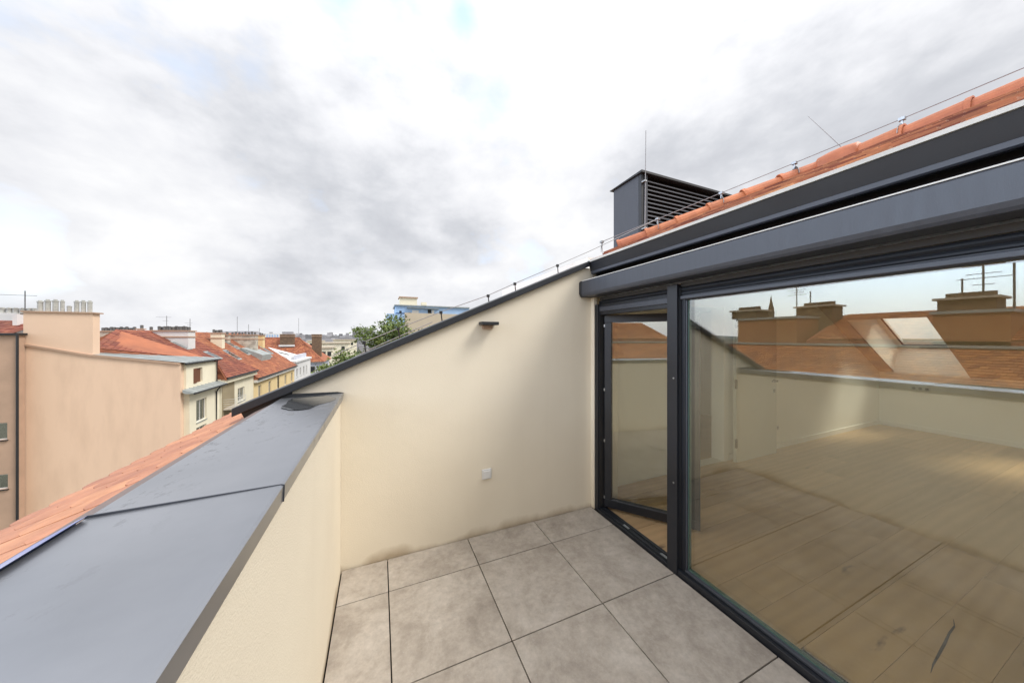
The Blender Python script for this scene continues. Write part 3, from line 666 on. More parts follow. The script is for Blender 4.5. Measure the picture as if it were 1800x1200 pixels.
# fixed window ------------------------------------------------
YW0 = YB+.1
fw = thing('fixed_window', 'very large fixed pane in a dark frame reflecting the rooftops and parapet', 'window', (XF+.03, -1, 0))
f = MB(); f.box(XF-.03, XF+.06, YW0, YP0, -.02, .035); f.box(XF+.0, XF+.06, YP0-.034, YP0-.0005, .036, 1.93); f.box(XF+.0, XF+.06, YW0, YP0-.034, ZH, 1.93); f.box(XF+.0, XF+.06, YW0-.05, YW0, -.02, 1.93)
obj('frame', f, 'frame', fw, bevel=.003)
obj('glazing_bead', MB().box(XF-.004, XF+.018, YW0, YP0-.036, .0365, .052).box(XF+.004, XF+.018, YP0-.045, YP0-.0345, .053, ZH), 'anth_face', fw, bevel=.003)
obj('spacer', MB().box(XF+.0185, XF+.042, YW0, YP0-.036, .036, .058).box(XF+.0185, XF+.042, YP0-.050, YP0-.0345, .059, ZH), 'glass_edge', fw)
obj('glass_pane', MB().box(XF+.019, XF+.043, YW0, YP0-.036, .0585, ZH-.001), 'glass', fw)
for y in (1.36, .50, -.4):
    obj('drain_slot', MB().box(XF-.0315, XF-.028, y-.022, y+.0, .004, .011), 'gap', fw)

# shutters ------------------------------------------------
def shutter(y0, y1, label, low):
    s = thing('roller_shutter', label, 'shutter', (XF, (y0+y1)/2, 1.9), group='retracted roller shutters above the glazing')
    obj('shutter_box', MB().prism([(XF-.008, 1.992), (XF+.06, 1.992), (XF+.06, 1.965), (XF-.003, 1.965)], 'y', y0, y1), 'anth_dark', s)
    z = 1.962
    for k in range(2):
        zz = [(XF+.004, z), (XF-.004, z-.010), (XF-.006, z-.018), (XF+.004, z-.0275), (XF+.015, z-.0275), (XF+.015, z)]
        obj('shutter_slat', MB().prism(zz, 'y', y0+.004, y1-.004), 'anthracite', s, smooth=False); z -= .0285
    obj('bottom_bar', MB().box(XF-.016, XF+.018, y0+.004, y1-.004, ZH-low, z-.002), 'anth_face', s, bevel=.004)
    obj('guide', MB().box(XF-.012, XF+.03, y1-.003, y1+.004, .04, 1.96), 'anth_dark', s)
    return s
shutter(YP1+.006, YJ-.04, 'short retracted roller shutter above the open terrace door', .012)
shutter(YW0, YP0-.006, 'long retracted roller shutter above the large fixed window', -.006)

# ================================================================== ROOM
XI, YI = 8.65, 2.66
rf = obj('room_floor', MB().box(XF+.062, XI+.05, YB, YI+.0, -.08, -.014), 'gap', kind='structure')
yy = YI-.004
while yy > YB:
    y0 = max(yy-.22, YB); x = XF+.075-random.uniform(0, 1.6)
    while x < XI:
        x1 = x+random.choice((1.5, 2.0, 2.2)); a, b = max(x, XF+.072), min(x1, XI)
        if b-a > .12: obj('floor_plank', MB().box(a+.0008, b-.0008, y0+.0008, yy-.0008, -.014, random.uniform(-.0004,.0004)), 'oak', rf)
        x = x1
    yy -= .22
# the wall with the door opening, facing the camera
DX0, DX1, DZ = 3.28, 4.16, 2.02
wn = MB().panel(lambda a,b,t: (a, YI+t, b), XF+.062, XI+.2, -.08, 2.02, [(DX0, DX1, 0.0, DZ-.001)], .14)
wn = MB().panel(lambda a,b,t: (a, YI+t, b), XF+.062, XI+.2, -.08, 1.20, [(DX0, DX1, 0.0, 2.0)], .14)
gz = lambda x: min(2.75, zroom(x)-.12, ZR-PF*(x-XR)-.12)
for x0_, x1_ in ((XF+.062, DX0), (DX0, DX1), (DX1, 5.2), (5.2, XI+.2)):
    zb_ = DZ if x0_ == DX0 else 1.20
    xs = [x0_, *[x for x in (2.9, 6.7) if x0_ < x < x1_], x1_]
    wn.prism([(x0_, zb_), (x1_, zb_)]+[(x, gz(x)) for x in reversed(xs)], 'y', YI, YI+.14)
obj('room_side_wall', wn, 'white_wall', kind='structure')
obj('knee_wall', MB().box(XI, XI+.12, YB, YI, -.08, .985), 'white_wall', kind='structure')
obj('room_back_wall', MB().prism([(XF-.02,-.1),(XI+.3,-.1),(XI+.3,1.1),(XR,ZR-.1),(XF-.02,2.2)], 'y', YB-.15, YB-.001), 'white_wall', kind='structure')
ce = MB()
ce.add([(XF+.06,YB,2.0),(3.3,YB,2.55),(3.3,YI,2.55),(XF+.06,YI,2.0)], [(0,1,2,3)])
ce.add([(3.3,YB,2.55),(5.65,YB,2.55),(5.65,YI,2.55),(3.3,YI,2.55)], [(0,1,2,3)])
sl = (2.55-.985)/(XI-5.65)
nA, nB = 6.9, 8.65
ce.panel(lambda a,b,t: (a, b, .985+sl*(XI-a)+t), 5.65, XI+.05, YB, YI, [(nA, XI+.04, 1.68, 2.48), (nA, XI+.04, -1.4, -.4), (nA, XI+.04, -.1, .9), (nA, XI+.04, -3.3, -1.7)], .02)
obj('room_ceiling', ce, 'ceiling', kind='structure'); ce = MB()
for (y0, y1) in ((1.68,2.48),(-1.4,-.4),(-.1,.9),(-3.3,-1.7)):      # skylight shafts, all but the first added to let in more light
    za = lambda x: .985+sl*(XI-x); wx0, wx1 = 7.82, 8.88; zt = lambda x: ZR-PF*(x-XR)-.02
    for y in (y0, y1):
        ce.add([(nA,y,za(nA)),(XI,y,za(XI)),(wx1,y,zt(wx1)),(wx0,y,zt(wx0))], [(0,1,2,3)])
    ce.add([(XI,y0,za(XI)),(XI,y1,za(XI)),(wx1,y1,zt(wx1)),(wx1,y0,zt(wx1))], [(0,1,2,3)])
    ce.add([(nA,y0,za(nA)),(nA,y1,za(nA)),(wx0,y1,zt(wx0)),(wx0,y0,zt(wx0))], [(0,1,2,3)])
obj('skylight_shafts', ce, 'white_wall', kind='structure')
for (y0, y1, lab) in ((1.68,2.48,'white framed roof window in the sloping ceiling near the room corner'),(-.1,.9,'added white framed roof window second from the room corner, unseen, lighting the room'),(-1.4,-.4,'added white framed roof window further along the sloping ceiling, out past the picture edge, lighting the room'),(-3.3,-1.7,'added broad white framed roof window nearest the back wall, unseen, lighting the room')):  # only the first is in view, the others are added to brighten the room
    sk = thing('roof_window', lab, 'skylight', (8.35, (y0+y1)/2, 1.5))
    fn = lambda a,b,t: (XR+a, b, ZR-PF*a-.05+t)
    obj('window_frame', MB().panel(fn, 3.02, 4.08, y0+.0, y1-.0, [(3.09, 4.01, y0+.07, y1-.07)], .07), 'white_paint', sk)
    obj('glass_pane', MB().panel(lambda a,b,t: (XR+a, b, ZR-PF*a-.02+t), 3.09, 4.01, y0+.07, y1-.07, [], .012), 'clear', sk)
    obj('gasket', MB().panel(lambda a,b,t: (XR+a, b, ZR-PF*a-.056+t), 3.075, 4.025, y0+.055, y1-.055, [(3.10, 4.00, y0+.08, y1-.08)], .004), 'gap', sk)
    obj('handle', MB().bar(fn(4.03, y0+.25, -.03), fn(4.03, y1-.25, -.03), .02, .015), 'steel', sk)
# skirting
obj('skirting_board', MB().box(DX1+.09, XI-.002, YI-.016, YI-.001, .001, .075), 'white_paint', kind='structure')
obj('skirting_board', MB().box(XI-.016, XI-.001, YB, YI-.018, .001, .075), 'white_paint', kind='structure')
# hall behind the opening
hall = MB(); hall.box(2.1, 2.2, YI+.14, 5.4, -.08, 2.5); hall.box(2.2, 6.4, 5.3, 5.4, -.08, 2.5); hall.box(6.3, 6.4, YI+.14, 5.3, -.08, 2.5); hall.box(2.2, 6.3, YI+.14, 5.3, 2.15, 2.2)
obj('hall_walls', hall, 'white_wall', kind='structure')
obj('hall_floor', MB().box(2.2, 6.3, YI, 5.3, -.08, -.004), 'oak', kind='structure')
idr = thing('room_door', 'plain white interior door folded back flat against the room side wall', 'door', (4.65, YI-.1, 0))
obj('door_leaf', MB().box(4.215, 5.10, YI-.125, YI-.085, .012, 1.995), 'door_shaded', idr, bevel=.002)
obj('door_frame', MB().box(DX1-.02, DX1+.07, YI-.018, YI+.15, 0, DZ+.04).box(DX0-.07, DX0+.02, YI-.018, YI+.15, 0, DZ+.04).box(DX0+.02, DX1-.02, YI-.018, YI+.15, DZ-.02, DZ+.05), 'white_paint', idr, bevel=.003)
for z in (.26, 1.02, 1.80):
    obj('hinge', MB().box(4.185, 4.235, YI-.129, YI-.1255, z-.055, z+.055).tube([(4.21, YI-.13, z-.06), (4.21, YI-.13, z+.06)], .010, 8), 'anth_dark', idr)
obj('handle', MB().box(5.02, 5.06, YI-.131, YI-.1255, 1.0, 1.04).bar((5.04, YI-.165, 1.02), (4.93, YI-.165, 1.02), .018, .018).bar((5.04, YI-.128, 1.02), (5.04, YI-.17, 1.02), .022, .022), 'anth_dark', idr)
obj('keyhole_plate', MB().box(5.022, 5.058, YI-.131, YI-.1255, .86, .905), 'anth_dark', idr)
def inner_socket(x, y, z, axis, lab):
    s = thing('double_socket', lab, 'socket', (x, y, z-.04))
    if axis == 'y':
        obj('plate', MB().box(x-.075, x+.075, y-.01, y-.001, z-.04, z+.04), 'plastic', s, bevel=.003)
        for k in (-1, 1): obj('outlet', MB().tube([(x+k*.037, y-.0105, z), (x+k*.037, y-.013, z)], .022, 14), 'pot', s)
    else:
        obj('plate', MB().box(x-.01, x-.001, y-.11, y+.11, z-.04, z+.04), 'plastic', s, bevel=.003)
        for k in (-1, 0, 1): obj('outlet', MB().tube([(x-.0105, y+k*.072, z), (x-.013, y+k*.072, z)], .022, 14), 'pot', s)
inner_socket(5.32, YI, .30, 'y', 'white double wall socket low on the wall right of the interior door')
q = atX(1618, 683, XI); inner_socket(XI, q.y, q.z, 'x', 'wide white socket strip high on the knee wall under the roof window')
# crack in a floor plank (a filled dark knot)
ck = MB(); path = [(1676,1088),(1678,1100),(1669,1112),(1661,1130),(1650,1150),(1640,1168),(1636,1182)]
fp = []
for (u, v) in path:
    dd = ray(u, v); s = -H/dd.z; fp.append(Vector((dd.x*s, dd.y*s, .0012)))
for i, p in enumerate(fp):
    w = (.003,.006,.008,.010,.009,.006,.002)[i]; ck.v += [p+Vector((-w,-w*.6,0)), p+Vector((w,w*.6,0))]
for i in range(len(fp)-1): ck.f.append((2*i, 2*i+1, 2*i+3, 2*i+2))
obj('floor_crack', ck, 'room_dark', rf)

# ================================================================== ON THE ROOF
# louvred plant enclosure
bx0, by0 = 4.0, 3.9; bx1, by1 = 6.5, 4.58; bzb = 2.5
bzt = atY(1131, 306, by0).z
vb = thing('ventilation_enclosure', 'dark grey metal plant enclosure with horizontal louvres standing behind the hip tiles', 'ventilation unit', (5.2, 4.2, bzb))
obj('side_panel', MB().box(bx0, bx0+.02, by0+.06, by1-.02, bzb, bzt), 'anth_face', vb)
obj('side_panel', MB().box(bx0+.021, bx1, by1-.02, by1, bzb, bzt), 'anth_face', vb)
obj('side_panel', MB().box(bx1-.02, bx1, by0+.06, by1-.021, bzb, bzt), 'anth_face', vb)
obj('lining', MB().box(bx0+.06, bx1-.06, by0+.09, by0+.11, bzb, bzt-.01), 'gap', vb)
for x in (bx0, bx0+.09, bx1-.06):
    obj('corner_post', MB().box(x-.002, x+.05, by0-.002, by0+.058, bzb, bzt), 'anthracite' if x != bx0+.09 else 'anth_face', vb, bevel=.003)
obj('roof_cover', MB().prism([(by0-.05, bzt), (by1+.04, bzt), (by1+.04, bzt+.012), (by0-.05, bzt+.035)], 'x', bx0-.04, bx1+.05), 'anth_dark', vb)
z = bzt-.05; k = 0
while z > bzb+.05:
    sl_ = obj('louvre_slat', MB().prism([(by0+.0, z-.042), (by0+.0, z-.060), (by0+.062, z-.004), (by0+.059, z+.002)], 'x', bx0+.142, bx1-.062), 'slat', vb)
    z -= .0715; k += 1
def rod(name, p, q, r, lab, base=True):
    t = thing(name, lab, 'lightning rod', p)
    obj('rod', MB().tube([p, q], [r, r*.45], 8), 'rod', t)
    return t
tp = atY(1131, 228, by0-.05)
lrd = rod('lightning_rod', Vector((bx0+.02, by0-.05, 2.75)), Vector((bx0+.05, by0-.05, tp.z)), .011, 'thin upright lightning rod clamped to the corner of the louvred enclosure')
for z in (3.1, 3.42, 4.2):
    obj('rod_clamp', MB().box(bx0+.0, bx0+.06, by0-.068, by0-.003, z-.012, z+.012), 'steel', lrd, bevel=.003)
pb = Vector((XR, atX(1482, 254, XR).y, ZR+.12)); pt = atX(1420, 204, XR)
lr2 = rod('lightning_rod', pb, Vector((pt.x, pt.y+.0, pt.z)), (.005), 'thin slanting lightning rod on the orange apex ridge tile')
lr2['group'] = 'lightning rods'; lrd['group'] = 'lightning rods'
# conductor wire over hip and ridge and down the roof beyond the wall
cw = thing('lightning_conductor', 'thin grey lightning conductor wire held above the ridge, hip and sloping wall flashing', 'cable', (XR, YA, ZR))
hoff = Vector((0,0,.175))
ridge_end = Vector((XR, YB, ZR))
wire = [ridge_end+hoff]
nr = 8
cl_r = []
for k in range(7):
    y = YA-.48-.77*k; cl_r.append(Vector((XR, y, ZR)))
for p in reversed(cl_r): wire.append(p+hoff)
cl_h = [apex+hipdir*(.40+.77*k) for k in range(4)]
for p in cl_h: wire.append(p+hoff)
obj('wire', MB().tube(wire, .0045, 6), 'rod', cw)
wl2 = []
for u, v in ((1124,404),(1035,442),(980,466),(905,498),(858,519),(775,548),(700,577),(640,601),(585,625)):
    x = atY(u, v, 3.1); wl2.append(x)
wl2[0] = cl_h[-2]+hoff
obj('wire', MB().tube(wl2, .0042, 6), 'rod', cw)
lower2 = [atY(u, v, 5.6) for u, v in ((760,566),(700,592),(650,614),(610,634),(575,652))]
obj('wire', MB().tube(lower2, .008, 6), 'rod', cw)
def clip(p, d):
    side = d.cross(Vector((0,0,1))).normalized(); mb = MB()
    pts = [p+side*math.cos(t)*.108+Vector((0,0,math.sin(t)*.108)) for t in [R(0+180*k/10) for k in range(11)]]
    for a, b in zip(pts[:-1], pts[1:]): mb.bar(a, b, .03, .004, up=d)
    mb.box(p.x-.008, p.x+.008, p.y-.008, p.y+.008, p.z+.105, p.z+.165); mb.box(p.x-.022, p.x+.022, p.y-.022, p.y+.022, p.z+.158, p.z+.186)
    obj('wire_holder', mb, 'steel', cw)
for p in cl_r[:4]: clip(p, Vector((0,1,0)))
for p in cl_h: clip(p, hipdir)
for p in wl2[2:8:1]:
    mb = MB().box(p.x-.014, p.x+.014, p.y-.01, p.y+.01, p.z-.02, p.z+.008).tube([p, p+Vector((.03,.02,-.20))], .006, 6)
    obj('wire_holder', mb, 'anth_dark', cw)

# ================================================================== FAR HOUSES ACROSS THE YARD
ZG = -14.0
ground = obj('ground', MB().box(-6000, 6000, -3000, 9000, ZG-1, ZG), 'land', kind='structure')
obj('street', MB().box(-13.7, -1.6, -60, 130, ZG+.002, ZG+.004), 'asphalt', kind='structure')

def pot(mb, x, y, z, h, r): mb.tube([(x,y,z),(x,y,z+h*.86)], r, 8); return mb
def add_pots(ch, specs, mat='pot'):
    for (x, y, z, h, r) in specs:
        mb = MB().tube([(x,y,z),(x,y,z+h*.80)], r, 8).tube([(x,y,z+h*.80),(x,y,z+h*.9)], r*1.15, 8).tube([(x,y,z+h*.9),(x,y,z+h)], r*.7, 8)
        obj('chimney_pot', mb, mat, ch)
def facX_window(parent, x, y0, y1, z0, z1, name='window', frame='timber', n=2, depth=.12):
    """a window in a wall facing +X; the opening is cut by the caller"""
    mb = MB(); xx = x-depth; w = .07
    mb.box(xx-.05, xx, y0, y1, z0, z0+w).box(xx-.05, xx, y0, y1, z1-w, z1)
    for k in range(n+1):
        c = y0+(y1-y0)*k/n; c = min(max(c, y0+w/2), y1-w/2); mb.box(xx-.049, xx-.001, c-w/2, c+w/2, z0+w, z1-w)
    o = obj(name, mb, frame, parent)
    obj('pane', MB().box(xx-.035, xx-.03, y0+w, y1-w, z0+w, z1-w), 'pane', o)
    obj('sill', MB().box(x-.05, x+.06, y0-.05, y1+.05, z0-.06, z0-.002), 'zinc', o)
    return o
def facX(parent, x, y0, y1, z0, z1, wins, mat, t=.35, frame='timber', name='facade'):
    obj(name, MB().panel(lambda a,b,d: (x-d, a, b), y0, y1, z0, z1, [tuple(w[:4]) for w in wins], t), mat, parent)
    for w in wins: facX_window(parent, x, *w[:4], frame=frame)
def facY_window(parent, y, x0, x1, z0, z1, frame='timber', n=2, depth=.12):
    mb = MB(); yy = y+depth; w = .07
    mb.box(x0, x1, yy, yy+.05, z0, z0+w).box(x0, x1, yy, yy+.05, z1-w, z1)
    for k in range(n+1):
        c = x0+(x1-x0)*k/n; c = min(max(c, x0+w/2), x1-w/2); mb.box(c-w/2, c+w/2, yy+.001, yy+.049, z0+w, z1-w)
    o = obj('window', mb, frame, parent)
    obj('pane', MB().box(x0+w, x1-w, yy+.03, yy+.035, z0+w, z1-w), 'pane', o)
    obj('sill', MB().box(x0-.05, x1+.05, y-.08, y+.05, z0-.06, z0-.002), 'anth_dark', o)
def facY(parent, y, x0, x1, z0, z1, wins, mat, t=.35, frame='timber'):
    obj('facade', MB().panel(lambda a,b,d: (a, y+d, b), x0, x1, z0, z1, [tuple(w[:4]) for w in wins], t), mat, parent)
    for w in wins: facY_window(parent, y, *w[:4], frame=frame)

XH = -14.0; YH = 32.5
Zr = lambda x: H-.02-PSH*(abs(x)-21)      # row-house roof plane, ridge at X=-21
PSH = .385
def zrow(x): return H+.62-PSH*(x+21)

# --- A: beige fire-wall house
A = thing('beige_house', 'tall house with a blank beige fire wall, low zinc roof and cream side facade', 'house', (-18, YH+2, ZG))
tl = [atY(33,606,YH), atY(158,626,YH), atY(317,641,YH)]
poly = [(tl[0].x, ZG), (tl[2].x, ZG), (tl[2].x, tl[2].z), (tl[1].x, tl[1].z), (tl[0].x, tl[0].z)]
obj('fire_wall', MB().prism(poly, 'y', YH, YH+.45), 'beige_worn', A)
edge = MB()
for a, b in zip(tl[:-1], tl[1:]): edge.prism([(a.x, a.z+.003), (b.x, b.z+.003), (b.x, b.z+.14), (a.x, a.z+.14)], 'y', YH-.10, YH+.5)
obj('wall_coping', edge, 'brown', A)
facX(A, XH, YH+.452, 38.0, ZG, atX(333,688,XH).z, [(atX(345,720,XH).y, atX(363,720,XH).y, atX(345,743,XH).z, atX(345,704,XH).z), (atX(345,720,XH).y, atX(363,720,XH).y, -7.6, -5.9)], 'cream_far')
# dormer storey
zl = atX(333,688,XH).z; ze = atX(327,643,XH-.2).z
w0, w1 = atX(340,650,XH-.2), atX(356,668,XH-.2)
obj('dormer_wall', MB().panel(lambda a,b,d: (XH-.2-d, a, b), YH+.452, 38.0, zl, ze, [(w0.y, w1.y, w1.z-.1, w0.z+.1)], .3), 'cream_far', A)
sh = obj('window', MB().box(XH-.45, XH-.4, w0.y, w1.y, w1.z-.1, w0.z+.1), 'room_dark', A)
wy = (w0.y+w1.y)/2
obj('shutter', MB().box(XH-.2, XH-.16, w0.y, w0.y+.45, w1.z-.1, w0.z+.1), 'dark_wood', sh); obj('shutter', MB().box(XH-.36, XH-.32, w1.y-.7, w1.y-.05, w1.z-.1, w0.z+.1), 'dark_wood', sh)
obj('ledge_roof', MB().prism([(XH+.5, zl-.12), (XH+.5, zl-.04), (XH-.2, zl+.22), (XH-.2, zl-.0), (XH, zl-.12)], 'y', YH-.08, 38.2), 'zinc', A)
for k in range(9): obj('standing_seam', MB().bar((XH+.5, YH+.2+k*.62, zl-.02), (XH-.19, YH+.2+k*.62, zl+.245), .03, .03), 'zinc', A)
obj('gutter', MB().tube([(XH+.52, YH-.1, zl-.12), (XH+.52, 38.2, zl-.12)], .07, 8), 'anth_dark', A)
obj('downpipe', MB().tube([(XH+.45, 37.2, zl-.15), (XH+.2, 37.2, zl-.45), (XH+.08, 37.2, zl-.7), (XH+.08, 37.2, ZG)], .055, 8), 'anth_dark', A)
# zinc roof
zr_ = MB()
zr_.add([(tl[2].x+.3, YH+.0, tl[2].z+.16), (tl[2].x+.3, 38.2, tl[2].z+.16), (tl[1].x, 38.2, tl[1].z+.20), (tl[1].x, YH, tl[1].z+.15), (tl[0].x, YH, tl[0].z+.15), (tl[0].x, 38.2, tl[0].z+.2),
         (tl[2].x+.3, YH+.0, tl[2].z+.0), (tl[2].x+.3, 38.2, tl[2].z+.0)], [(0,1,2,3),(3,2,5,4),(0,6,7,1)])
obj('zinc_roof', zr_, 'zinc', A)
for k in range(1, 9):
    y = YH+k*.62; obj('standing_seam', MB().bar((tl[2].x+.3, y, tl[2].z+.175), (tl[1].x, y, tl[1].z+.195), .03, .035), 'zinc', A)
obj('gutter', MB().tube([(tl[2].x+.36, YH-.1, tl[2].z+.06), (tl[2].x+.36, 38.2, tl[2].z+.06)], .07, 8), 'anth_dark', A)
obj('downpipe', MB().tube([(tl[2].x+.3, 37.7, tl[2].z), (XH-.1, 37.75, tl[2].z-.4), (XH-.1, 37.75, zl+.2)], .05, 8), 'anth_dark', A)
cx0, cx1 = atY(41,560,YH).x, atY(163,560,YH).x; cz = atY(163,551,YH).z
obj('end_panel', MB().box(tl[2].x-.02, tl[2].x, YH+.452, 38, -2.5, tl[2].z+.1), 'cream_far', A)
ch = obj('chimney', MB().prism([(cx0, tl[0].z-.1), (cx1, tl[1].z-.1), (cx1, cz), (cx0, cz)], 'y', YH-.003, YH+.62), 'beige', A)
obj('chimney_cap', MB().box(cx0-.08, cx1+.14, YH-.09, YH+.72, cz+.002, cz+.09), 'brown', ch)
for (zx, top, rr) in ((303,205,.13),(360,198,.13),(418,198,.13),(470,202,.10),(522,245,.11),(578,205,.12),(628,205,.12),(677,207,.12)):
    u = zx/4.286; x = atY(u, 550, YH+.3).x; zt_ = atY(u, 480+top/4.286, YH+.3).z
    add_pots(ch, [(x, YH+.3, cz+.09, zt_-cz-.09, rr)])

# --- brown building at the left edge
B = thing('brown_house', 'brown rendered house wall with dark sills at the left picture edge', 'house', (-23, 30, ZG))
bY = 31.95; bx = atY(30, 600, bY).x; bz = atY(20, 589, bY).z
wy1 = atY(17,742,bY); wy2 = atY(17,772,bY); wy3 = atY(18,832,bY); wy4 = atY(18,858,bY)
facY(B, bY, bx-8, bx, ZG, bz, [(wy1.x-1.1, wy1.x-.1, wy2.z, wy1.z), (wy3.x-1.1, wy3.x-.1, wy4.z, wy3.z), (wy1.x-4.1, wy1.x-3.1, wy2.z, wy1.z)], 'brown')
obj('side_wall', MB().box(bx-.3, bx, bY+.351, bY+.5, ZG, bz), 'brown', B)
obj('wall_coping', MB().box(bx-8, bx+.12, bY-.15, bY+.5, bz+.002, bz+.14), 'anth_dark', B)
tfb = MB(); tile_field(tfb, (bx-8.4, bY+.5, bz+.1), (1,0,0), (0,1,.35), (0,-.35,1), 30, 9, .26, .33, t=.03)
obj('roof_tiles', tfb, 'clay_red', B, kind='stuff')
obj('downpipe', MB().tube([(bx+.08, bY-.1, bz), (bx+.08, bY-.1, ZG)], .06, 8), 'anth_dark', B)
chb = obj('chimney', MB().box(atY(-60,560,YH+4).x, atY(33,560,YH+4).x, YH+3.9, YH+4.6, -2, atY(20,550,YH+4).z), 'white_far', B)
zb = atY(20,550,YH+4).z
add_pots(chb, [(atY(u,550,YH+4.2).x, YH+4.2, zb, .42, .15) for u in (4,17,28,41,53,61)])
obj('white_shaft', MB().box(atY(32.5,560,YH+2).x, atY(40,560,YH+2).x, YH+1.6, YH+2.2, -3, atY(36,553,YH+2).z), 'white_far', B)

# --- row of red roofed houses further along
def row_house(name, label, y0, y1, zeave, wall, tiles, wins, frame='timber', xr=-21, ov=.45):
    h = thing(name, label, 'house', ((XH+xr)/2, (y0+y1)/2, ZG))
    facX(h, XH, y0, y1, ZG, zeave, wins, wall, frame=frame)
    run = XH+ov-xr; rise = (H+.62)-zeave; ln = math.hypot(run, rise); nrm = (rise, 0, run)
    tfm = MB(); tile_field(tfm, (XH+ov, y0, zeave+.12), (0,1,0), (-run,0,rise), nrm, int((y1-y0)/.26), int(ln/.33), .26, .33, t=.035)
    obj('roof_tiles', tfm, tiles, h, kind='stuff')
    obj('roof_deck', MB().prism([(XH+ov-.02, zeave+.06), (xr, zeave+.06+rise), (xr-7, zeave), (xr-7, zeave-.3), (XH+ov-.02, zeave-.08)], 'y', y0+.01, y1-.01), 'clay_old', h)
    obj('cornice', MB().box(XH+.002, XH+ov-.08, y0, y1, zeave-.42, zeave-.085), 'timber' if wall != 'cream_far' else 'cream_far', h)
    obj('gutter', MB().tube([(XH+ov+.06, y0, zeave+.04), (XH+ov+.06, y1, zeave+.04)], .08, 8), 'anth_dark', h)
    return h, (lambda x: zeave+.12+rise*(XH+ov-x)/run)
def chimney_block(h, x0, x1, y0, y1, zt, zf, mat='old_plaster', pots=0, potm='pot_dark', ph=.4, pr=.13):
    zf0 = zf; zf = lambda x: zf0(max(x, -20.5))
    c = obj('chimney', MB().prism([(x0, zf(x0)-.4), (x1, zf(x1)-.4), (x1, zt), (x0, zt)], 'y', y0, y1), mat, h)
    obj('chimney_cap', MB().box(x0-.1, x1+.1, y0-.1, y1+.1, zt+.002, zt+.1), 'brown', c)
    obj('chimney_band', MB().box(x0-.06, x1+.06, y0-.06, y1+.06, zt-.62, zt-.5), 'brown', c)
    add_pots(c, [(x0+.2+(x1-x0-.4)*k/max(pots-1,1), (y0+y1)/2+random.uniform(-.1,.1), zt+.1, ph*random.uniform(.75,1.15), pr) for k in range(pots)], potm)
    return c
# second cream house, starts behind the zinc roof
zE1 = atX(383, 668, XH).z
def wcol(us, vt, vb, extra=0):
    out = []
    for (a, b) in us:
        ya, yb = atX(a, 700, XH).y, atX(b, 700, XH).y; zt = atX(a, vt, XH).z; zb_ = atX(a, vb, XH).z
        out.append((ya, yb, zb_, zt))
    return out
h1, f1 = row_house('cream_house', 'cream house with a dark red roof and small balcony right of the beige fire wall', 38.25, 46.6, zE1, 'cream_far', 'clay_red',
    [(atX(418,700,XH).y, atX(430,700,XH).y, atX(418,707,XH).z, atX(418,683,XH).z)])
# upper part of its roof reaches back behind the zinc roof
def tile_patch(mb, F0, F1, B0, B1, ns, nt, t=.03):
    """tiles on a slightly twisted slope; s runs down the slope, t along the eave"""
    P = lambda a, b: (F0.lerp(F1, a)).lerp(B0.lerp(B1, a), b)
    for i in range(ns):
        for j in range(nt):
            o_ = .5/nt if i % 2 else 0; b0, b1 = min(1, j/nt+o_+.03/nt), min(1, (j+1)/nt+o_-.03/nt)
            if b1-b0 < .2/nt: continue
            u = Vector((0,0,t*random.uniform(.8,1.3))); lo0, lo1 = P((i+1)/ns, b0), P((i+1)/ns, b1); hi0, hi1 = P(i/ns, b0), P(i/ns, b1)
            mb.add([lo0+u, lo1+u, hi1, hi0, lo0, lo1], [(0,1,2,3),(4,5,1,0),(0,3,4),(1,5,2)])
    return mb
F0, F1 = atY(160,611,33.5), atY(379,632.5,37.9)
B0, B1 = Vector((-21, 38.2, f1(-21))), Vector((XH+.43, 38.2, f1(XH+.43)))
obj('roof_tiles', tile_patch(MB(), F0, F1, B0, B1, 24, 28), 'clay_red', A, kind='stuff')
obj('roof_deck', MB().add([p-Vector((0,0,.06)) for p in (F0,F1,B1,B0)]+[p-Vector((0,0,.3)) for p in (F0,F1,B1,B0)], [(0,1,2,3),(0,4,5,1),(1,5,6,2),(2,6,7,3),(3,7,4,0)]), 'clay_old', A)
obj('recess_panel', MB().box(XH+.003, XH+.03, 38.4, 41.2, ZG, zE1-.45), 'khaki', h1)
bl = obj('balcony', MB().box(XH+.04, XH+1.0, 38.6, 41.3, atX(385,722,XH).z-.12, atX(385,722,XH).z), 'old_plaster', h1)
zb0 = atX(385,722,XH).z
for k in range(4):
    z = zb0+.25+k*.22; obj('rail', MB().tube([(XH+.04,38.65,z),(XH+.95,38.65,z),(XH+.95,41.25,z),(XH+.04,41.25,z)], .018, 6), 'timber', bl)
for y in (38.65, 39.95, 41.25): obj('rail_post', MB().tube([(XH+.95,y,zb0),(XH+.95,y,zb0+.95)], .02, 6), 'timber', bl)
# windows on roofs
def roof_window(h, f, x, y, w=.8, l=1.2):
    rise = (f(x-l)-f(x)); mb = MB().panel(lambda a,b,t: (x-a, y+b, f(x)+rise*a/l+.08-t), 0, l, 0, w, [(.12, l-.12, .1, w-.1)], .1)
    o = obj('roof_window', mb, 'zinc', h)
    obj('pane', MB().panel(lambda a,b,t: (x-a, y+b, f(x)+rise*a/l+.05-t), .12, l-.12, .1, w-.1, [], .01), 'pane', o)
for (x, y) in ((-15.3, 40.2), (-16.0, 43.2), (-17.8, 41.5)): roof_window(h1, f1, x, y, 1.0, 1.3)
chimney_block(h1, atY(268,590,42).x, atY(331,590,42).x, 42, 43.3, atY(300,582,42).z, f1, 'white_far', 12)
chimney_block(h1, atY(172,590,45.5).x, atY(238,590,45.5).x, 45.5, 46.2, atY(200,583,45.5).z, f1, 'old_plaster', 12)
chimney_block(h1, atY(241,590,45).x, atY(247,590,45).x, 45, 45.6, atY(243,579,45).z, f1, 'white_far', 1)
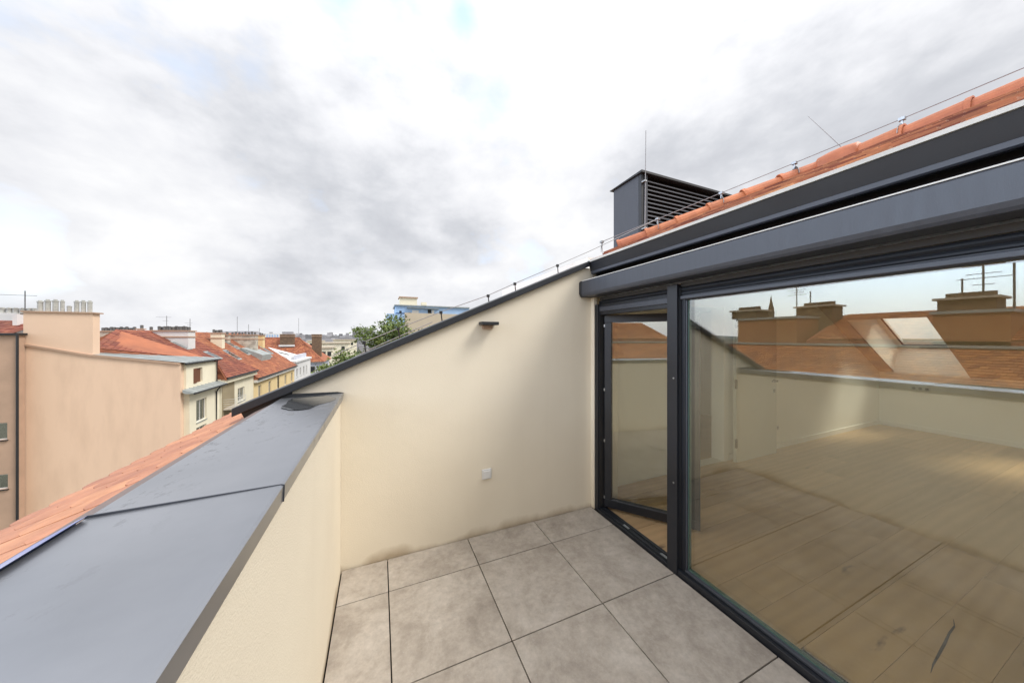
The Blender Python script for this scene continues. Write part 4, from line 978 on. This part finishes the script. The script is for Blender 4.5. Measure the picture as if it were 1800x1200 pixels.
chimney_block(h1, atY(257,590,45).x, atY(263,590,45).x, 45, 45.6, atY(260,582,45).z, f1, 'white_far', 1)
zE2 = atX(442, 668, XH).z
wins2 = wcol([(449,458),(470,478),(487,494),(501,507)], 688, 710)
wins2 = [(48.2+k*3.9, 49.3+k*3.9, zE2-2.6, zE2-1.0) for k in range(5)]
h2, f2 = row_house('yellow_house', 'pale yellow house with orange tiled roof and several roof windows', 46.65, 66.0, zE2, 'yellow', 'clay_bright', wins2)
chimney_block(h2, atY(370,590,50).x, atY(390,590,50).x, 50, 50.8, atY(380,586,50).z, f2, 'cream_far', 4)
chimney_block(h2, atY(403,590,57).x, atY(449,590,57).x, 57, 58.1, atY(425,589,57).z, f2, 'old_plaster', 8)
chimney_block(h2, atY(453,590,63).x, atY(462,590,63).x, 63, 64, atY(457,590,63).z, f2, 'yellow', 2)
chimney_block(h2, atY(349,590,60).x, atY(371,590,60).x, 60, 60.7, atY(360,590,60).z, f2, 'old_plaster', 8)
chimney_block(h2, atY(393,590,54).x, atY(401,590,54).x, 54, 54.7, atY(397,589,54).z, f2, 'old_plaster', 3)
for (x, y) in ((-16.3, 49.3), (-17.9, 53.6), (-16.8, 53.9), (-15.6, 57.5), (-15.9, 60.2), (-16.4, 62.6)): roof_window(h2, f2, x, y, 1.1, 1.6)
dm = MB().prism([(-15.6, f2(-15.6)), (-17.8, f2(-17.8)), (-17.9, f2(-17.8)+.25), (-15.6, f2(-15.6)+.95), (-15.5, f2(-15.6)+.85)], 'y', 55.0, 59.0)
obj('dormer', dm, 'zinc', h2)
obj('downpipe', MB().tube([(XH+.08, 56.2, zE2-.1), (XH+.08, 56.2, ZG)], .06, 8), 'anth_dark', h2)
# white / lilac house
h3 = thing('white_house', 'white house with pale terraces and small windows past the yellow house', 'house', (-17, 73, ZG))
zE3 = zE2+.5
facX(h3, XH+.0, 66.05, 80, ZG, zE3, [(67.5+k*2.7, 68.6+k*2.7, zE3-2.7, zE3-1.2) for k in range(4)], 'white_far')
obj('flat_roof', MB().box(-24, XH+.25, 66.05, 80, zE3+.002, zE3+.35), 'white_far', h3)
obj('upper_storey', MB().prism([(-15.5, zE3+.35), (-15.5, zE3+1.0), (-23.5, zE3+3.6), (-23.5, zE3+.35)], 'y', 68, 76), 'white_far', h3)
obj('parapet', MB().box(-15.0, -14.6, 70.5, 79, zE3+.352, zE3+1.2), 'lilac', h3)
roof_window(h3, lambda x: zE3+1.0+(-15.5-x)*.32, -16, 71, 1.4, 1.8)
# hipped red house
YD = 88.0
rz = atY(500, 594, YD+6).z; ez = atY(520, 637, YD-1).z
hx0, hx1 = atY(440, 600, YD).x, atY(569, 640, YD-1).x
rx1 = atY(526, 594, YD+6).x; rx0 = hx0+3
h4 = thing('hipped_house', 'large house with dark red hipped tiled roof and two brick chimneys', 'house', ((hx0+hx1)/2, YD+6, ZG))
obj('walls', MB().box(hx0+.6, hx1-.6, YD-.4, YD+12, ZG, ez-.25), 'lilac', h4)
obj('cornice', MB().box(hx0+.2, hx1-.2, YD-.8, YD+12.4, ez-.24, ez+.02), 'white_far', h4)
dk = MB().add([(hx0,YD-1,ez),(hx1,YD-1,ez),(hx1,YD+13,ez),(hx0,YD+13,ez),(rx0-6,YD+6,rz),(rx1,YD+6,rz)], [(0,1,5,4),(1,2,5),(2,3,4,5),(3,0,4)])
obj('roof_deck', dk, 'clay_old', h4)
rs = (rz-ez)/7.0
tfm = MB(); nL = int((hx1-hx0)/.3)
tile_field(tfm, (hx0, YD-1, ez+.03), (1,0,0), (0,7,rz-ez), (0,-(rz-ez),7), nL, int(math.hypot(7, rz-ez)/.36), .3, .36, t=.05,
           keep=lambda c: c.x < hx1-(c.y-YD+1)/7*(hx1-rx1))
obj('roof_tiles', tfm, 'clay_bright', h4, kind='stuff')
obj('ridge_line', MB().tube([(hx0, YD+6, rz+.05), (rx1, YD+6, rz+.05)], .16, 6), 'clay_old', h4)
obj('hip_line', MB().tube([(rx1, YD+6, rz+.05), (hx1, YD-1, ez+.05)], .16, 6), 'clay_bright', h4)
def brick_ch(u0, u1, v0, v1, y):
    a, b = atY(u0, v0, y), atY(u1, v1, y)
    c = obj('chimney', MB().box(a.x, b.x, y, y+1.4, b.z-1, a.z), 'brick', h4)
    obj('chimney_cap', MB().box(a.x-.12, b.x+.12, y-.12, y+1.5, a.z-.5, a.z-.35).box(a.x-.1, b.x+.1, y-.1, y+1.5, a.z+.002, a.z+.12), 'brown', c)
    return c
c1 = brick_ch(492, 516, 588, 607, YD+3.2); obj('chimney_flashing', MB().box(atY(490,607,YD+3).x, atY(518,607,YD+3).x, YD+2.9, YD+3.19, atY(500,609,YD+3).z, atY(500,606,YD+3).z), 'white_far', c1)
brick_ch(548, 564, 588, 620, YD+2.4)
for k in range(4):
    x = hx0+9+k*2.6
    w_ = obj('window', MB().box(x, x+1.1, YD-.46, YD-.405, ez-2.6, ez-1.0), 'timber', h4)
    obj('pane', MB().box(x+.1, x+1.0, YD-.48, YD-.461, ez-2.5, ez-1.1), 'room_dark', w_)

# mid-distance cream buildings
specs = [(556,612,604,628,135,'long low cream building under a pale flat roof right of the red hipped house'),
         (562,582,612,640,118,'small cream block just right of the brick chimney of the hipped house'),
         (586,625,598,615,190,'pale cream block half hidden behind the tree'),
         (540,566,600,612,210,'distant pale house seen between the two brick chimneys')]
for (u0,u1,v0,v1,y,lab) in specs:
    a, b = atY(u0,v0,y), atY(u1,v1,y)
    h = thing('cream_block', lab, 'building', ((a.x+b.x)/2, y+4, ZG))
    obj('walls', MB().box(a.x, b.x, y, y+9, ZG, a.z), 'cream_far', h)
    obj('roof', MB().box(a.x-.4, b.x+.4, y-.4, y+9.4, a.z+.002, a.z+.5), 'sand', h)
    n = max(2, int((b.x-a.x)/3))
    for k in range(n):
        x = a.x+(k+.35)*(b.x-a.x)/n; obj('window', MB().box(x, x+1.1, y-.06, y-.002, a.z-2.6, a.z-1.1), 'room_dark', h)
# distant apartment slab
a, b = atY(466,586,330), atY(489,594,330)
h = thing('distant_slab_block', 'pale blue and white apartment slab on the skyline left of the brick chimney', 'building', ((a.x+b.x)/2, 335, ZG))
obj('walls', MB().box(a.x, b.x, 330, 342, ZG, a.z), 'white_far', h)
for k in range(5): obj('blue_panel', MB().box(a.x+1+k*(b.x-a.x)/5, a.x+1+(k+.5)*(b.x-a.x)/5, 329.9, 329.99, ZG+2, a.z-1), 'sky_blue', h)

# blue tower block
YT = 112.0
def tb(u0, u1, v0, v1, y, dy, mat, name):
    a, b = atY(u0, v0, y), atY(u1, v1, y); return obj(name, MB().box(a.x, b.x, y, y+dy, b.z, a.z), mat, tw_)
tw_ = thing('blue_apartment_block', 'stepped blue and sand coloured apartment block rising behind the sloping wall', 'building', (atY(735,560,YT).x, YT+8, ZG))
a, b = atY(696,537,YT), atY(787,552,YT)
obj('blue_storey', MB().box(a.x, b.x+8, YT, YT+14, b.z, a.z), 'sky_blue', tw_)
tb(680, 711, 551, 640, YT-1.5, 8, 'sky_blue', 'blue_wing'); 
a2, b2 = atY(711.5,553,YT-1), atY(792,640,YT-1); obj('sand_storey', MB().box(a2.x, b2.x+8, YT-1, YT+12, ZG, b.z-.002), 'sand', tw_)
ar = tb(703, 733, 523, 536.5, YT+3, 6, 'cream_far', 'roof_house')
obj('roof_slab', MB().box(a.x-.5, b.x+8, YT-.5, YT+14.5, a.z+.002, a.z+.35), 'zinc', tw_)
a3, b3 = atY(703,523,YT+3), atY(733,524,YT+3); obj('roof_slab', MB().box(a3.x-.3, b3.x+.3, YT+2.6, YT+9.3, a3.z+.002, a3.z+.4), 'brown', tw_)
tb(741, 750, 531, 536.4, YT+2, 2, 'cream_far', 'roof_vent')
for (u0,u1,v0,v1,m) in ((724.5,736,545,552,'timber'),(752,758,544,552.5,'room_dark'),(759,763,545,552,'timber'),(702,706,546,551,'room_dark'),(718,722,549,552,'room_dark')):
    w_ = tb(u0, u1, v0, v1, YT-.1, .09, m, 'window')
tb(716, 745, 539.5, 541.5, YT-1.2, 1.19, 'zinc', 'awning'); tb(746, 772, 541, 543, YT-1.2, 1.19, 'zinc', 'awning')
for k in range(3): tb(684+k*9, 689+k*9, 557, 562, YT-1.6, .09, 'room_dark', 'window')

# ---- antennas
def antenna(u, vt, vb, y, lab, arms=((.15,.9),(.28,.7)), r=.03):
    p, q = atY(u, vb, y), atY(u, vt, y); t = thing('roof_antenna', lab, 'antenna', p, group='antennas on the rooftops')
    obj('mast', MB().tube([p, q], r, 6), 'pot_dark', t)
    hgt = q.z-p.z
    for (f, w) in arms:
        z = q.z-hgt*f; obj('antenna_arm', MB().bar((q.x-w*.7, y, z), (q.x+w*.3, y, z), .025, .025), 'pot_dark', t)
    return t
antenna(44, 511, 552, 36.2, 'tall roof antenna with a long arm behind the beige chimney', ((.20,2.0),(.85,1.6)))
antenna(293, 555, 580, 60, 'roof antenna with a short boom above the whitish chimney block', ((.1,1.6),(.35,.6)))
antenna(334, 560, 582, 64, 'roof aerial with two cross arms right of the whitish chimney block', ((.35,.9),(.5,.5)))
antenna(417, 556, 590, 70, 'plain thin mast above the weathered chimney wall of the yellow house', ())
antenna(437, 570, 592, 72, 'short thin mast above the right end of the weathered chimney wall', ())
antenna(525, 559, 596, 86, 'thin lone mast on the left side of the hipped roof ridge end', ())
antenna(456, 577, 592, 74, 'very short thin mast left of the hipped red roof', ())

# ---- tree
def tree(cx, cy, zb, zt, rad, label):
    t = thing('leafy_tree', label, 'tree', (cx, cy, zb)); rnd = random.Random(5)
    tr = MB().tube([(cx,cy,zb),(cx+.1,cy,zb+(zt-zb)*.35),(cx-.1,cy+.1,zb+(zt-zb)*.6)], [.38,.3,.2], 10)
    cl = []
    for k in range(15):
        an = rnd.uniform(0, 2*math.pi); hh = rnd.uniform(.35,.95); rr = rad*rnd.uniform(.35,1)*math.sqrt(max(.12, 1-((hh-.55)/.5)**2))
        q = Vector((cx+rr*math.cos(an), cy+rr*math.sin(an), zb+(zt-zb)*(.35+.6*hh)))
        s = Vector((cx, cy, zb+(zt-zb)*rnd.uniform(.3,.6))); m = s.lerp(q, .5)+Vector((0,0,.4)); tr.tube([s, m, q], [.13,.08,.03], 6); cl.append(q); cl.append(m.lerp(q, .4))
    obj('trunk', tr, 'bark', t)
    mb = MB()
    for q in cl:
        R0 = rnd.uniform(1.0, 2.1)
        for s in range(48):
            d = Vector((rnd.gauss(0,1), rnd.gauss(0,1), rnd.gauss(0,.8))).normalized()*R0*rnd.uniform(.35,1.15); c = q+d; rr = rnd.uniform(.22,.5)
            for l in range(14):
                c2 = c+Vector((rnd.gauss(0,rr), rnd.gauss(0,rr), rnd.gauss(0,rr*.6))); a = Vector((rnd.gauss(0,1),rnd.gauss(0,1),rnd.gauss(0,.6))).normalized(); b = a.cross(Vector((rnd.gauss(0,1),rnd.gauss(0,1),rnd.gauss(0,1)))).normalized(); z = rnd.uniform(.12,.26)
                mb.add([c2-a*z, c2+b*z*.5, c2+a*z, c2-b*z*.5], [(0,1,2,3)])
    obj('crown', mb, 'leaf', t)
c = atY(668, 600, 52); tp_ = atY(690, 556, 52)
tree(c.x+1.9, 52, ZG, tp_.z+.3, 6.4, 'broad green leafy tree whose crown shows above the sloping wall left of the blue block')
c = atY(590, 640, 46); tree(c.x+1.4, 44, ZG, atY(590, 622, 44).z, 2.0, 'small shrubby tree low beside the flashing, left of the big tree')

# ---- far city and hills
rnd = random.Random(11); mb = MB()
for k in range(1500):
    y = rnd.uniform(230, 2600)**1.0; x = y*rnd.uniform(-1.1, .35); w = rnd.uniform(8, 26); d_ = rnd.uniform(8, 16); hgt = rnd.uniform(6, 14)
    zb2 = ZG+max(0, (y-500))*.0125+(rnd.random() < .04)*12
    mb.box(x, x+w, y, y+d_, ZG, zb2+hgt)
    if rnd.random() < .0: pass
obj('distant_city', mb, 'far_city', kind='stuff')
mb = MB(); n = 80
for i in range(n+1):
    x = -5000+i*120; h_ = H+22+16*math.sin(i*.31)+9*math.sin(i*.83+1)+rnd.uniform(-2,2); mb.v += [Vector((x, 2300, ZG)), Vector((x, 3400, h_)), Vector((x, 4600, ZG))]
for i in range(n): mb.f += [(3*i, 3*i+3, 3*i+4, 3*i+1), (3*i+1, 3*i+4, 3*i+5, 3*i+2)]
obj('distant_hills', mb, 'far_roof', kind='structure')

# ================================================================== HOUSES DIRECTLY ACROSS (seen mirrored in the glass)
def mX(u, v, X):               # where the mirror image seen at (u, v) really stands, on plane X
    xv = 2*(XF+.03)-X; p = atX(u, v, xv); return Vector((X, p.y, p.z))
O = thing('opposite_house', 'house with orange mansard roof and rust brown dormer walls, mirrored in the large window', 'house', (-18, 6, ZG))
oy0, oy1 = -12.0, 15.2
ze_ = mX(1500, 668, XH+.4).z; zl_ = mX(1500, 608, XH-2.6).z
facX(O, XH, oy0, oy1, ZG, ze_, [(1.5+k*3.2, 2.7+k*3.2, ze_-2.6, ze_-1.0) for k in range(-3, 4)], 'cream_far')
tfm = MB(); tile_field(tfm, (XH+.45, oy0, ze_+.05), (0,1,0), (-3.05,0,zl_-ze_), (zl_-ze_,0,3.05), int((oy1-oy0)/.19), 16, .19, .215, t=.025)
obj('roof_tiles', tfm, 'clay_orange', O, kind='stuff')
obj('roof_deck', MB().prism([(XH+.45, ze_), (XH-2.6, zl_), (XH-9, zl_), (XH-9, ze_-.3), (XH+.45, ze_-.1)], 'y', oy0, oy1), 'clay_old', O)
obj('ledge', MB().box(XH-2.62, XH-2.3, oy0, oy1, zl_+.002, zl_+.10), 'zinc', O)
def dblock(u0, u1, vt, X, mat='rust'):
    a, b = mX(u0, vt, X), mX(u1, vt, X); y0, y1 = sorted((a.y, b.y)); return y0, y1, (a.z+b.z)/2
XD = XH-2.7
y0, y1, zt1 = dblock(1297, 1400, 558, XD); obj('dormer_wall', MB().box(XD-3, XD, y0, y1, zl_+.1, zt1), 'rust', O)
ycA = (dblock(1290, 1332, 548, XD-.3))
ch = obj('chimney', MB().box(XD-1.4, XD-.1, ycA[0], ycA[1], zt1+.002, ycA[2]), 'brick', O)
for k in range(4): obj('chimney_pot', MB().tube([(XD-.7, ycA[0]+.25+k*(ycA[1]-ycA[0]-.5)/3, ycA[2]), (XD-.7, ycA[0]+.25+k*(ycA[1]-ycA[0]-.5)/3, ycA[2]+.3)], .18, 8), 'brick', ch)
ycB = dblock(1400, 1462, 540, XD-2.2)
ch = obj('chimney', MB().box(XD-3.4, XD-2.2, ycB[0], ycB[1], zl_, ycB[2]), 'brick', O)
for k in range(5): obj('chimney_pot', MB().tube([(XD-2.8, ycB[0]+.25+k*(ycB[1]-ycB[0]-.5)/4, ycB[2]), (XD-2.8, ycB[0]+.25+k*(ycB[1]-ycB[0]-.5)/4, ycB[2]+.3)], .18, 8), 'brick', ch)
y0, y1, ztC = dblock(1640, 1777, 545, XD); obj('dormer_wall', MB().box(XD-3, XD, y0, y1, zl_+.1, ztC), 'rust', O)
ycD = dblock(1648, 1752, 526, XD-.5)
ch = obj('chimney', MB().box(XD-1.7, XD-.5, ycD[0], ycD[1], ztC+.002, ycD[2]), 'brick', O)
for k in range(6): obj('chimney_pot', MB().tube([(XD-1.1, ycD[0]+.25+k*(ycD[1]-ycD[0]-.5)/5, ycD[2]), (XD-1.1, ycD[0]+.25+k*(ycD[1]-ycD[0]-.5)/5, ycD[2]+.3)], .18, 8), 'brick', ch)
zt2 = mX(1560, 549, XD-4).z
tfm = MB(); tile_field(tfm, (XD, oy0, zl_+.3), (0,1,0), (-4,0,zt2-zl_-.3), (zt2-zl_-.3,0,4), int((8.9-oy0)/.19), 19, .19, .22, t=.025)
obj('upper_roof_tiles', tfm, 'clay_orange', O, kind='stuff')
obj('upper_roof_deck', MB().prism([(XD, zl_+.1), (XD, zl_+.25), (XD-4, zt2-.04), (XD-9, zl_)], 'y', oy0, 8.9), 'clay_old', O)
roofw = MB().panel(lambda a,b,t: (XD+1.6-a, 4.0+b, zl_-.62+.38*a-t), 0, 1.1, 0, .8, [(.1,1.0,.1,.7)], .08)
def mast(u, vt, X, lab, arms):
    b = mX(u, 548, X); t_ = mX(u, vt, X); m_ = thing('roof_antenna', lab, 'antenna', (X, b.y, b.z-.4), group='antennas on the rooftops')
    obj('mast', MB().tube([(X,b.y,b.z-.4),(X,b.y,t_.z)], .03, 6), 'pot_dark', m_)
    for (f_, w) in arms:
        z = t_.z-(t_.z-b.z)*f_; obj('antenna_arm', MB().bar((X,b.y-w/2,z),(X,b.y+w/2,z), .025, .025), 'pot_dark', m_)
mast(1729, 452, XD-2, 'tall antenna mast with many arms on the opposite roof, mirrored near the right picture edge', [(0.15,1.0),(.3,.8),(.38,1.3),(.5,.5)])
mast(1400, 506, XD-3, 'antenna mast with short arms on the opposite roof, mirrored near the window left', [(.1,.9),(.2,.7),(.3,.9)])
mast(1424, 512, XD-3.5, 'plain thin mast on the opposite roof, mirrored beside the armed mast', [])
mast(1783, 462, XD-1, 'plain thin mast on the opposite roof, mirrored at the far right of the pane', [])
mast(1692, 490, XD-3, 'slim mast left of the tall armed mast, mirrored in the pane', [])
for (yc, zc, xc) in ((ycA, ycA[2], XD-.75), (ycB, ycB[2], XD-2.8), (ycD, ycD[2], XD-1.1)):
    obj('chimney_cap', MB().box(xc-.75, xc+.75, yc[0]-.1, yc[1]+.1, zc+.003, zc+.09), 'old_plaster', O)
for (a_, b_, zt_) in ((dblock(1297,1400,558,XD)[0], dblock(1297,1400,558,XD)[1], zt1), (y0, y1, ztC)):
    obj('dormer_coping', MB().box(XD-3.05, XD+.08, a_-.06, b_+.06, zt_+.002-.12, zt_-.003+.0), 'zinc', O)
# church spire far off
sx = -220; b = mX(1355, 560, sx); t_ = mX(1355, 519, sx); m_ = mX(1355, 548, sx); w = 1.2
chh = thing('church_tower', 'distant slim church spire mirrored in the glass above the opposite roofs', 'church', (sx, b.y, ZG))
obj('tower', MB().box(sx-w, sx+w, b.y-w, b.y+w, ZG, m_.z), 'brick', chh)
obj('spire', MB().add([(sx-w,b.y-w,m_.z+.01),(sx+w,b.y-w,m_.z+.01),(sx+w,b.y+w,m_.z+.01),(sx-w,b.y+w,m_.z+.01),(sx,b.y,t_.z)], [(0,1,4),(1,2,4),(2,3,4),(3,0,4)]), 'brick', chh)
# gable roofed house seen in the open door's glass and filling the gap between the rows
G = thing('gabled_house', 'red roofed house between the opposite house and the brown house', 'house', (-18, 17, ZG))
obj('walls', MB().box(-22, XH-.5, 15.4, 18.6, ZG, -1.6), 'cream_far', G)
tfm = MB(); tile_field(tfm, (XH-.1, 15.4, -1.55), (0,1,0), (-4.2,0,2.6), (2.6,0,4.2), 12, 14, .26, .33, t=.035)
obj('roof_tiles', tfm, 'clay_bright', G, kind='stuff')
obj('roof_deck', MB().prism([(XH-.1, -1.6), (XH-4.3, 1.0), (XH-8.3, -1.6)], 'y', 15.41, 18.7), 'clay_old', G)
